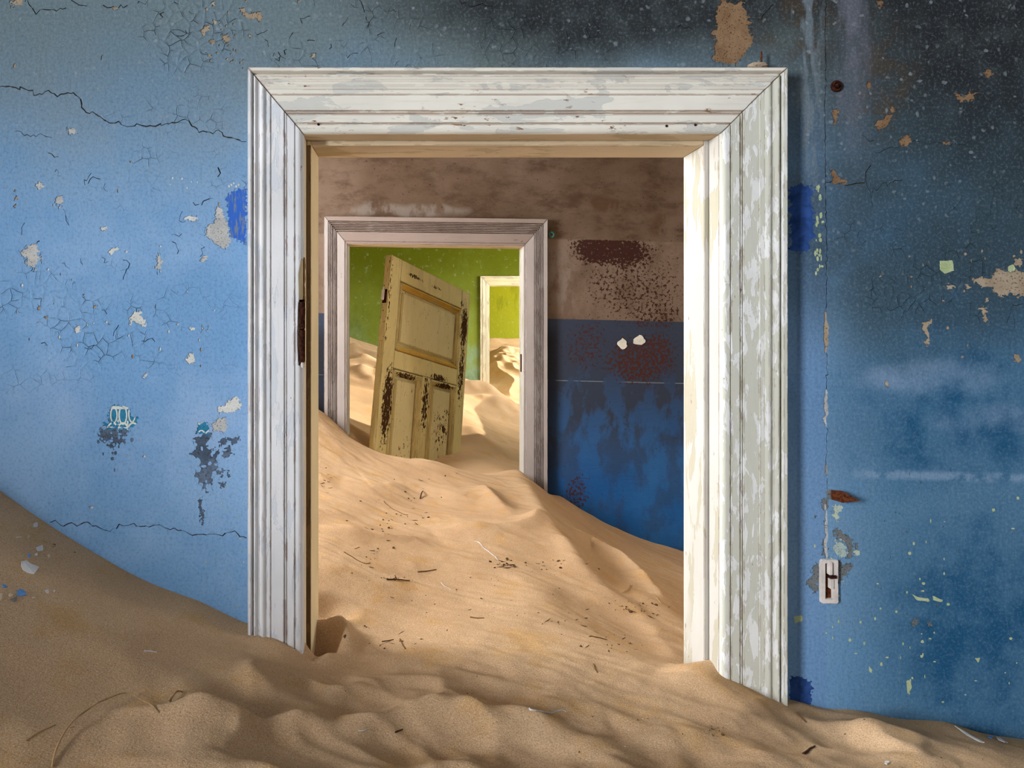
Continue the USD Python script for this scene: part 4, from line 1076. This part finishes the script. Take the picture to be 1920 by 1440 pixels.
obj('door_stop', cbox(XAl, XBl, yS, yE, .4, ZA, .002), M['jamb_left'], d1)
obj('door_stop', cbox(XBr, XAr, yS, yE, .4, ZA, .002), M['jamb'], d1)
obj('door_stop', cbox(XBl, XBr, yS, yE, ZB, ZA, .002), M['jamb_head'], d1)
obj('rebate_strip', bx(XAl + .0005, XBl - .0015, yS - .0016, yS + .001, .4, ZB), M['rawwood'], d1, label='bare brown timber rebate')
bz = prism(jag(Polygon([(XLc - .012, n1 - .006), (XLc + .0005, n1 + .004), (XLc + .0005, n0 + .07), (XLc - .010, n0 + .07)]), 1.2, 4, 77), -.022, .0)
obj('splintered_timber', bz, M['rawwood'], d1, label='splintered bare timber where the hinge was torn')
# hinge: two rusty knuckles, pin and leaf
hx_, hy_ = XLc - .0015, -.030
h0, h1 = wz(690, 1.51), wz(566, 1.51)
hinge = obj('hinge', cbox(hx_ - .008, hx_ + .004, -.024, -.019, h0, h1 + .006, .001), M['darkrust'], d1, label='rusted barrel hinge')


def lathe(rz, n=14):
    m = trimesh.creation.revolve(np.array(rz), sections=n)
    return m


zc = (h0 + h1) / 2 + .012
for a, b, r in ((h0 + .012, zc - .0008, .0068), (zc + .0008, h1, .0066)):
    k = lathe([(0, a), (r * .8, a), (r, a + .002), (r * .97, (a + b) / 2), (r, b - .002), (r * .8, b), (0, b)])
    k.apply_translation([hx_, hy_, 0])
    obj('knuckle', k, M['darkrust'], hinge, smooth=40)
k = lathe([(0, h0), (.003, h0), (.0045, h0 + .003), (.0042, h0 + .008), (.003, h0 + .013), (0, h0 + .013)])
k.apply_translation([hx_ + .001, hy_, 0])
obj('pin_cap', k, M['bakelite'], hinge, smooth=40, label='chipped white pin cap')
# nail heads and holes on the head board
for px, py in ((597, 233), (1250, 236), (1304, 234)):
    nl = lathe([(0, 0), (.0028, 0), (.0024, .0016), (0, .002)])
    nl.apply_transform(trimesh.transformations.rotation_matrix(math.pi / 2, [1, 0, 0]))
    nl.apply_translation([wx(px, 1.512), -T - .0345, wz(py, 1.512)])
    obj('nail_head', nl, M['darkrust'], d1, smooth=40)
kn = lathe([(0, 0), (.0028, 0), (.0024, .0016), (0, .002)])
kn.apply_transform(trimesh.transformations.rotation_matrix(math.pi / 2, [1, 0, 0]))
kn.apply_translation([wx(1459, 1.505), -T - .037, wz(392, 1.505)])
obj('nail_head', kn, M['rust'], d1, smooth=40)

d2 = thing('door_2', 'fluted grey white door frame in the corridor wall', 'door frame', None, 'structure')


def tilt(m, x0=OL2, s=-0.013):
    m = trimesh.Trimesh(np.array(m.vertices), m.faces, process=False)
    m.vertices[:, 2] += s * (m.vertices[:, 0] - x0)
    return m


c2 = casing(PROF2, OL2, OR2, OT2, 0.118, 0.123, 0.142, y2, 0.35)
for nm, m, mt in zip(('casing_board', 'casing_head', 'casing_board'), c2, ('casing2_z', 'casing2_x', 'casing2_z')):
    obj(nm, tilt(m), M[mt], d2, smooth=32)
obj('jamb', tilt(cbox(OL2 - .019, OL2 + .001, y2 - .02, y2b + .004, .3, OT2, .0015)), M['jamb'], d2)
obj('jamb', tilt(cbox(OR2 - .001, OR2 + .019, y2 - .02, y2b + .004, .3, OT2, .0015)), M['jamb'], d2)
obj('jamb_head', tilt(cbox(OL2 - .019, OR2 + .019, y2 - .02, y2b + .004, OT2 - .001, OT2 + .019, .0015)), M['jamb_head'], d2)
obj('strike_plate', cbox(OR2 - .004, OR2 + .002, y2 + .04, y2 + .07, wz(697, 3.7), wz(664, 3.7), .001), M['darkrust'], d2, label='dark iron strike plate')
d3 = thing('door_3', 'cream door frame in the green wall, the farthest doorway', 'door frame', None, 'structure')
c3 = casing(PROF3, OL3, OR3, OT3, 0.112, 0.112, 0.112, y3, 0.3)
for nm, m, mt in zip(('casing_board', 'casing_head', 'casing_board'), c3, ('casing3_z', 'casing3_x', 'casing3_z')):
    obj(nm, m, M[mt], d3, smooth=32)
obj('jamb', cbox(OL3 - .019, OL3 + .001, y3 - .01, y3b + .004, .2, OT3, .0015), M['casing3_z'], d3)
obj('jamb', cbox(OR3 - .001, OR3 + .019, y3 - .01, y3b + .004, .2, OT3, .0015), M['casing3_z'], d3)
obj('jamb_head', cbox(OL3 - .019, OR3 + .019, y3 - .01, y3b + .004, OT3 - .001, OT3 + .019, .0015), M['casing3_x'], d3)

# ---------------------------------------------------------------- the leaning door leaf
from scipy.spatial.transform import Rotation
K = 1.0333
Rm = Rotation.from_rotvec([-0.15297365, 0.17163621, 0.97077898]).as_matrix()
tr = np.array([-0.12103052, 3.83165591, 0.36436033]) * K
mat4 = np.eye(4)
mat4[:3, :3] = Rm
mat4[:3, 3] = tr + [0, EYE_Y, EYE_Z]
LW, TH = 0.93, 0.043
S_, A_, B_, C_ = 0.109, 0.129, 0.538, 0.641
ZLEN = 1.55
worn = [(0.075, -0.85, .06, .30, 1.0), (0.065, -1.20, .05, .12, .6), (0.875, -0.25, .06, .20, 1.0), (0.87, -0.55, .05, .3, .75), (0.465, -0.80, .05, .25, .8), (0.25, -0.065, .12, .02, .75), (0.50, -0.070, .08, .02, .6),
        (0.60, -0.625, .13, .03, .9), (0.25, -0.668, .14, .025, .85), (0.68, -0.668, .14, .025, .95), (0.72, -0.33, .05, .012, .8), (0.83, -0.10, .03, .03, .7), (0.68, -0.95, .12, .22, .45), (0.30, -1.2, .12, .3, .25), (0.015, -0.25, .02, .5, .5)]
M['leaf'] = mat_wood_paint('door_leaf_paint', (0.72, 0.60, 0.29), (0.62, 0.51, 0.26), 0.25, 0.55, 'z', 0.0, edge_r=0.008, tex='obj', dirt=(0.06, 0.03, 0.012), wood=(0.045, 0.022, 0.010), worn=worn, dirt_amt=1.0)
M['leaf_pale'] = mat_wood_paint('door_panel_paint', (0.70, 0.59, 0.32), (0.62, 0.52, 0.28), 0.2, 0.4, 'z', 2.0, edge_r=0.004, tex='obj', dirt=(0.07, 0.04, 0.015), wood=(0.045, 0.022, 0.010), worn=worn[-4:-1], dirt_amt=0.75)
M['leaf_ochre'] = mat_wood_paint('door_moulding_paint', (0.64, 0.40, 0.09), (0.55, 0.40, 0.15), 0.2, 0.8, 'x', 1.0, edge_r=0.004, tex='obj', dirt=(0.06, 0.03, 0.012), wood=(0.045, 0.022, 0.010), worn=worn[7:10], dirt_amt=0.8)
leaf = thing('door_leaf', 'leaning cream panelled door half buried in sand', 'door', None, None, mat4)
bb = lambda x0, x1, z0, z1, y0=0.0, y1=TH, c=.002: cbox(x0, x1, y0, y1, z0, z1, c)
obj('stile', bb(0, S_ - .0006, -ZLEN, 0), M['leaf'], leaf)
obj('stile', bb(LW - S_ + .0006, LW, -ZLEN, 0), M['leaf'], leaf)
obj('rail', bb(S_, LW - S_, -A_, 0), M['leaf'], leaf)
obj('rail', bb(S_, LW - S_, -C_, -B_), M['leaf'], leaf)
ml, mr = 0.415, 0.505
obj('mullion', bb(ml, mr, -ZLEN, -C_ - .0006), M['leaf'], leaf)


def panel(x0, x1, z0, z1, top, bot):
    """recessed panel with a raised field inside four mitred mouldings"""
    w = .034
    y = lambda t: [(0, .004), (.15, -.003), (.35, -.004), (.5, .002), (.62, .0025), (.75, .010), (1, .013)]
    prof = [(0, .026), (0, .004), (.12, -.003), (.35, -.0045), (.48, .002), (.6, .003), (.78, .012), (1.0, .014), (1.0, .026)]
    ext = trimesh.creation.extrude_polygon(Polygon(prof), 1.0, engine='earcut')
    v = np.array(ext.vertices)
    t, d, s = v[:, 0] * w, v[:, 1], v[:, 2] > .5
    ox0, ox1, oz0, oz1 = x0, x1, z0, z1
    x0, x1, z0, z1 = x0 + .0025, x1 - .0045, z0 + .003, z1 - .005
    sides = [(np.c_[np.where(s, x1 - t, x0 + t), d, z1 - t], top), (np.c_[np.where(s, x1 - t, x0 + t), d, z0 + t], bot), (np.c_[x0 + t, d, np.where(s, z1 - t, z0 + t)], 'leaf'), (np.c_[x1 - t, d, np.where(s, z1 - t, z0 + t)], 'leaf')]
    for vv, mt in sides:
        q = trimesh.Trimesh(vv, ext.faces, process=False)
        if q.volume < 0:
            q.invert()
        obj('moulding', q, M[mt], leaf, smooth=25)
    p = obj('panel', bx(ox0, ox1, .022, .032, oz0, oz1), M['leaf_pale'], leaf)
    a, b, c, e = x0 + w + .022, x1 - w - .022, z0 + w + .022, z1 - w - .022
    pts = np.array([(q, .0085, r) for q in (a, b) for r in (c, e)] + [(q, .021, r) for q in (a - .006, b + .006) for r in (c - .006, e + .006)])
    obj('raised_field', trimesh.convex.convex_hull(pts), M['leaf_pale'], p)


panel(S_, LW - S_, -B_, -A_, 'leaf_ochre', 'leaf_ochre')
panel(S_, ml, -ZLEN, -C_, 'leaf', 'leaf')
panel(mr, LW - S_, -ZLEN, -C_, 'leaf', 'leaf')
lk = obj('lock_plate', cbox(-.0012, .001, .012, .030, -.60, -.50, .0004), M['leaf'], leaf)
hl = obj('hinge', cbox(-.002, .004, .008, .036, -.285, -.205, .0008), M['darkrust'], leaf, label='rusty hinge leaf on the door edge')
kn = lathe([(0, -.03), (.007, -.03), (.0085, -.027), (.0085, .027), (.006, .031), (.004, .033), (.004, .046), (.0015, .049), (0, .049)], 12)
kn.apply_translation([-.030, .014, -.245])
obj('knuckle', kn, M['bakelite'], hl, smooth=40, label='white painted hinge knuckle')
obj('hinge_arm', cbox(-.026, .0, .010, .015, -.268, -.222, .0008), M['darkrust'], hl)

# ---------------------------------------------------------------- fittings on the walls
# recessed old switch box with a chalky rim
sb = thing('switch_box', 'broken recessed switch box with chalky rim in the blue wall', 'switch box')
x0, x1, z0, z1 = wx(1535, D1), wx(1566, D1), wz(1128, D1), wz(1047, D1)
outer = jag(sbox(x0, z0, x1, z1).buffer(-.003).buffer(.003), 0.9, 4, 91)
inner = sbox(wx(1543, D1), wz(1119, D1), wx(1556, D1), wz(1054, D1)).buffer(.001)
obj('rim', prism(outer.difference(inner), -.011, .0), M['bakelite'], sb)
obj('back_plate', prism(inner.buffer(.001), -.0028, .0005), M['rust'], sb, label='rusty back of the box')
obj('contact', cbox(wx(1550, D1), wx(1557, D1), -.014, -.003, wz(1100, D1), wz(1082, D1), .001), M['bakelite'], sb)
obj('contact', cbox(wx(1547, D1), wx(1554, D1), -.016, -.003, wz(1074, D1), wz(1050, D1), .0015), M['bakelite'], sb)
obj('contact_screw', cbox(wx(1549, D1), wx(1562, D1), -.015, -.003, wz(1081, D1), wz(1075, D1), .001), M['darkrust'], sb, label='dark rusted screw')
# torn rusty spike
rsp = np.random.default_rng(4)
sp = thing('wall_spike', 'short jagged rusty iron spike sticking out of the blue wall', 'spike')
hull = []
for t, w, hh in ((0, .011, .012), (.4, .010, .014), (.7, .006, .008), (1.0, .0006, .001)):
    cxx = wx(1556, D1) + t * .042
    for q in range(7):
        a = q / 7 * 6.283
        hull.append((cxx + rsp.normal() * .001, -.006 - t * .030 + .006 * math.cos(a) * (1 - t * .8), wz(926, D1) - t * .006 + hh * math.sin(a) * (.7 + .5 * rsp.random())))
hull = np.array(hull).reshape(4, 7, 3)
seg = [trimesh.convex.convex_hull(np.vstack([hull[i], hull[i + 1]])) for i in range(3)]
mm = manif(seg[0]) + manif(seg[1]) + manif(seg[2])
obj('spike_body', mm, M['rust'], sp)
obj('wall_plug', prism(blot(1556, 926, 9, 9, 92), -.006, .0), M['midgrey'], sp, label='grey plaster plug')
# rusted bolt and the stain that surrounds it
bo = thing('wall_bolt', 'round dark rusted bolt high on the sooty wall', 'bolt')
b1 = lathe([(0, 0), (.0125, 0), (.013, .003), (.011, .006), (.0075, .007), (.0075, .003), (0, .003)], 20)
b1.apply_transform(trimesh.transformations.rotation_matrix(math.pi / 2, [1, 0, 0]))
b1.apply_translation([wx(1566, D1), -T, wz(163, D1)])
obj('washer', b1, M['darkrust'], bo, smooth=40)
b2 = trimesh.creation.icosphere(2, .0055)
b2.apply_transform(np.diag([1, .8, 1, 1]))
b2.apply_translation([wx(1566, D1), -T - .005, wz(163, D1)])
obj('bolt_head', b2, M['darkrust'], bo, smooth=True)
# nail above the head casing, in a lump of mortar
na = thing('wall_nail', 'rusty nail upright in a mortar lump on the door frame', 'nail')
obj('nail_shaft', tube([(wx(1426, 1.53), -.024, wz(126, 1.53)), (wx(1426, 1.53), -.024, wz(98, 1.53))], [.0022, .0018]), M['rust'], na, smooth=40)
lm = trimesh.creation.icosphere(3, 1.0)
lv = np.array(lm.vertices)
lv *= (1 + .5 * (meshkit.fbm(lv * 2.0, 3, 2) - .5))[:, None]
lm.vertices = lv * [.021, .013, .007] + [wx(1420, 1.53), -.022, wz(125, 1.53) + .001]
obj('mortar_lump', lm, M['plaster'], na, smooth=True)
# the little green iron eye beside the fluted frame
ey = thing('hook_eye', 'small dark green iron eye beside the fluted frame', 'hook')
tor = trimesh.creation.torus(.013, .0045, 20, 8)
tor.apply_transform(trimesh.transformations.rotation_matrix(math.pi / 2, [1, 0, 0]))
tor.apply_translation([wx(1034, 3.62), y2 - .020, wz(440, 3.62)])
obj('ring', tor, M['greenmetal'], ey, smooth=40)
obj('shank', tube([(wx(1034, 3.62) - .013, y2 - .020, wz(440, 3.62)), (wx(1030, 3.62) - .002, y2 + .0, wz(440, 3.62))], .004), M['greenmetal'], ey, smooth=40)
# two pale flakes on the corridor wall
cw = stage.GetPrimAtPath('/World/wall_middle')
for c, s in (((1167, 645, 9, 9), 95), ((1198, 638, 10, 9), 96)):
    q = prism(blot(*c, s, 0.45, 3.64), y2 - .004, y2 + .001)
    obj('bared_patch', q, M['white'], cw)
# ---------------------------------------------------------------- litter on the sand
def on(px, py, lift=0.0):
    X, D, Z = cast(px, py)
    return np.array([X, D + EYE_Y, Z + EYE_Z + lift])


def sand_normal(p):
    e = .01
    f = lambda a, b: float(it1([[a, b]])[0])
    X, D = p[0], p[1] - EYE_Y
    n = np.array([-(f(X + e, D) - f(X - e, D)) / (2 * e), -(f(X, D + e) - f(X, D - e)) / (2 * e), 1])
    return n / np.linalg.norm(n)


def chip(label, outline, mat, curl=0.15, thick=0.0016, lift=0.0008, group=None):
    """paint flake lying on the sand; outline in photo pixels"""
    pts = np.array([on(a, b) for a, b in outline])
    c = pts.mean(0)
    n = sand_normal(c)
    u = np.cross(n, [0, 1, 0]); u /= np.linalg.norm(u)
    w = np.cross(n, u)
    q = np.c_[(pts - c) @ u, (pts - c) @ w]
    pg = Polygon(q).buffer(0)
    if pg.geom_type != 'Polygon':
        pg = max(pg.geoms, key=lambda z: z.area)
    pg = pg.segmentize(.006)
    m = trimesh.creation.extrude_polygon(pg, thick, engine='earcut')
    v = np.array(m.vertices)
    R_ = max(np.abs(q).max(), .004)
    v[:, 2] += curl * ((v[:, 0] / R_) ** 2 + .4 * (v[:, 1] / R_) ** 2) * R_ * .6 + lift
    m.vertices = c + v[:, :1] * u + v[:, 1:2] * w + v[:, 2:] * n
    if m.volume < 0:
        m.invert()
    return obj('paint_chip', m, M[mat], label=label, cat='paint chip', group=group)


def ngon(cx, cy, rx, ry, seed, n=7):
    r = np.random.default_rng(seed)
    a = np.sort(r.uniform(0, 6.28, n)) if n < 6 else np.linspace(0, 6.28, n, endpoint=False) + r.normal(size=n) * .2
    k = r.uniform(.7, 1.15, n)
    return [(cx + rx * kk * math.cos(t), cy + ry * kk * math.sin(t)) for t, kk in zip(a, k)]


chip('largest white paint chip on the left sand slope', [(38, 1056), (48, 1054), (56, 1059), (66, 1063), (72, 1066), (66, 1074), (62, 1078), (52, 1075), (42, 1070), (38, 1062)], 'chipwhite', .2)
chip('pale rounded paint chip nearest the blue wall', ngon(66, 986, 5, 5, 1), 'chipwhite')
chip('squarish white paint chip above the largest one', [(67, 1028), (78, 1024), (80, 1032), (79, 1034), (70, 1034)], 'chipwhite')
chip('thin buff paint sliver high on the slope', [(29, 1007), (39, 1008), (39, 1010), (30, 1010)], 'chipcream')
chip('small pinkish paint chip right of the thin sliver', ngon(53, 1007, 3, 3, 2), 'chipcream')
chip('small bright blue paint chip above the largest white one', ngon(54, 1043, 3.2, 3.6, 3, 5), 'chipblue')
chip('tiny white paint chip beside the bright blue one', ngon(67, 1041, 3, 2.6, 4), 'chipwhite')
chip('small cream square paint chip farthest from the others', [(88, 1042), (92, 1040), (94, 1044), (90, 1047)], 'chipcream')
chip('torn blue paint flake low on the slope', [(30, 1112), (35, 1107), (40, 1108), (47, 1110), (48, 1118), (43, 1119), (40, 1120), (32, 1118)], 'chipblue', .3)
chip('thin blue grey flake at the picture edge', [(2, 1099), (8, 1099), (14, 1101), (11, 1103), (5, 1102)], 'chipblue', .3)
chip('cream paint chip cut by the picture edge', ngon(0, 1121, 4.5, 6, 6), 'chipcream')
chip('small buff chip left of the torn blue flake', ngon(19, 1117, 4.5, 3, 7), 'chipcream')
chip('curled dark flake with a pale rim', [(17, 1126), (24, 1123), (30, 1122), (30, 1128), (26, 1131), (20, 1130)], 'chipgrey', .7)
chip('pale blue chip of the close pair', [(83, 1109), (90, 1106), (91, 1113), (87, 1114)], 'chipwhite')
chip('smallest lilac chip of the close pair', ngon(101, 1109, 2.4, 3, 8), 'chipwhite')
chip('flat straw coloured chip below the torn blue flake', [(59, 1121), (65, 1122), (65, 1124), (60, 1124)], 'chipcream')
chip('white streak of paint against the right wall foot', [(1790, 1363), (1802, 1370), (1822, 1382), (1846, 1393), (1838, 1392), (1812, 1380)], 'chipwhite', .05)
chip('pale blue flake by the right wall foot', [(1852, 1381), (1862, 1384), (1860, 1387), (1853, 1385)], 'chipblue', .1)
chip('lilac flake right of the pale blue one', [(1868, 1384), (1876, 1386), (1890, 1394), (1884, 1395), (1872, 1390)], 'chipwhite', .1)
chip('lone white flake at the bottom right of the sand', ngon(1663, 1432, 5, 4, 9), 'chipwhite')


def stalk(label, pts, r, mat, name='twig', cat='twig', arch=0.0, group=None, tip=0.6):
    p = np.array([on(a, b) for a, b in pts])
    t = np.linspace(0, 1, max(8, 4 * len(p)))
    tt = np.linspace(0, 1, len(p))
    q = np.c_[[np.interp(t, tt, p[:, k]) for k in range(3)]].T
    if len(p) > 3:
        from scipy.interpolate import make_interp_spline
        q = make_interp_spline(tt, p, k=3)(t)
    zs = it1(np.c_[q[:, 0], q[:, 1] - EYE_Y]) + EYE_Z
    q[:, 2] = np.maximum(q[:, 2], zs + r * .4) + arch * np.sin(np.pi * t)
    return obj(name, tube(q, np.linspace(r, r * tip, len(q)), 6), M[mat], smooth=40, label=label, cat=cat, group=group)


stalk('long arched dry grass stalk in the left foreground', [(98, 1440), (112, 1400), (140, 1365), (180, 1335), (230, 1313), (262, 1318), (298, 1339)], .0016, 'straw', 'grass_stalk', 'stalk', .012)
stalk('short straight stem left of the arched stalk', [(48, 1390), (75, 1374), (104, 1362)], .0014, 'straw', 'grass_stalk', 'stalk')
stalk('stub of stem beyond the tip of the arched stalk', [(316, 1318), (328, 1308), (336, 1298)], .0020, 'straw', 'grass_stalk', 'stalk', .006)
stalk('bent pale stem on the left slope', [(268, 1190), (274, 1202), (274, 1222)], .0010, 'straw', 'grass_stalk', 'stalk', .004)
stalk('short whitish stem below the bent pale one', [(270, 1222), (282, 1222), (294, 1224)], .0016, 'bleached', 'grass_stalk', 'stalk')
stalk('curved white stalk in the sunlit middle of the foreground', [(993, 1331), (1010, 1333), (1040, 1338), (1062, 1336)], .0018, 'bleached', 'grass_stalk', 'stalk')
stalk('small white stalk left of the middle foreground', [(672, 1371), (682, 1372), (692, 1371)], .0013, 'bleached', 'grass_stalk', 'stalk')
stalk('short dark twig right of the small white stalk', [(741, 1377), (748, 1372), (755, 1369)], .0016, 'darktwig')
stalk('dark splinter in the right foreground', [(1506, 1414), (1518, 1405), (1528, 1400)], .0024, 'darktwig')
stalk('pale stalk on the corridor sand with a dark clump at its foot', [(889, 1016), (905, 1026), (922, 1040), (934, 1052)], .0022, 'bleached', 'grass_stalk', 'stalk')
stalk('long thin stem at the far left of the corridor sand', [(720, 940), (732, 952), (750, 962), (765, 966)], .0018, 'twig')
stalk('thin stem running to the white frame on the corridor sand', [(645, 1036), (665, 1048), (680, 1056), (694, 1056)], .0016, 'twig')
stalk('horizontal brown twig in the corridor sand', [(783, 1073), (798, 1072), (818, 1069)], .0022, 'twig')
stalk('branched twig piece left of the horizontal twig', [(725, 1088), (745, 1088), (768, 1089)], .0024, 'darktwig')
stalk('small curl of root on the corridor sand', [(827, 1092), (834, 1100), (845, 1106)], .0014, 'bleached')
stalk('lone twig in the centre of the doorway sand', [(882, 1158), (895, 1160), (908, 1160)], .0020, 'twig')
stalk('slanting twig beside the left door post', [(750, 1200), (754, 1208), (760, 1218)], .0016, 'twig')
stalk('flat stem in front of the left door post', [(716, 1205), (728, 1202), (738, 1200)], .0014, 'darktwig')
stalk('upright stub of twig at the top of the corridor slope', [(788, 936), (791, 928), (793, 922)], .003, 'darktwig', arch=.01)
stalk('lower twig in the right hand debris', [(1105, 1195), (1122, 1196), (1138, 1200)], .0016, 'twig')
stalk('hooked root in the right hand debris', [(1113, 1246), (1115, 1254), (1120, 1262)], .0014, 'twig')
stalk('thin root near the right door post', [(1222, 1115), (1232, 1122), (1240, 1132)], .0018, 'straw')
stalk('ochre root curl on the shaded right slope', [(1168, 1112), (1178, 1106), (1182, 1098)], .0020, 'straw')
stalk('twig lying below the right casing', [(1492, 1338), (1500, 1346), (1512, 1356)], .0018, 'twig')


def crumbs(name, label, spots, mat, seed):
    """loose crumbs too many to count: one object"""
    r = np.random.default_rng(seed)
    ico = trimesh.creation.icosphere(1)
    out = []
    for cx, cy, sx, sy, n, s in spots:
        for _ in range(n):
            p = on(cx + r.normal() * sx, cy + r.normal() * sy)
            if p[1] > -.02 and not (p[1] < .16 and -.22 < p[0] < .66) and not (.2 < p[1] < y2 - .03):
                continue
            m = ico.copy()
            stick = r.random() < .3 and mat == 'peb'
            m.vertices = np.array(m.vertices) * (r.uniform(.4, 1.4, 3) if not stick else np.array([r.uniform(3, 7), .4, .4])) * s * (.85 if not stick else .8) * r.uniform(.5, 1.5) * (1 + .25 * r.normal(size=(len(m.vertices), 1)))
            if stick:
                m.apply_transform(trimesh.transformations.rotation_matrix(r.uniform(-1.2, 1.2), [0, 0, 1]))
            m.apply_translation(p)
            out.append(m)
    obj(name, join(out), M[mat], label=label, cat='debris', kind='stuff')


crumbs('plant_litter', 'dark dry plant crumbs scattered over the corridor sand', [(950, 1056, 14, 5, 26, .0042), (1030, 1062, 40, 8, 26, .0032), (730, 990, 35, 16, 26, .0036), (760, 945, 40, 25, 22, .0036), (1200, 1140, 35, 10, 40, .0034), (850, 1110, 90, 25, 30, .0026), (750, 1195, 45, 14, 26, .0026),
                          (1150, 1215, 25, 14, 24, .0026), (900, 1150, 200, 40, 45, .0020), (740, 1085, 22, 4, 16, .0032), (695, 1050, 18, 18, 14, .003), (860, 880, 60, 18, 12, .004), (1060, 1165, 45, 8, 16, .0028), (615, 900, 8, 10, 14, .004)], 'peb', 1)
crumbs('foreground_grit', 'fine dark grit scattered over the foreground sand', [(600, 1330, 350, 60, 60, .0013), (1300, 1370, 300, 40, 55, .0015), (110, 1020, 25, 8, 14, .0016), (875, 1290, 10, 18, 14, .0015), (1340, 1370, 14, 10, 12, .0022)], 'peb', 2)
crumbs('pale_grit', 'fine pale grit scattered over the foreground sand', [(400, 1300, 300, 70, 60, .0010), (1300, 1350, 320, 60, 60, .0012)], 'chipcream', 3)
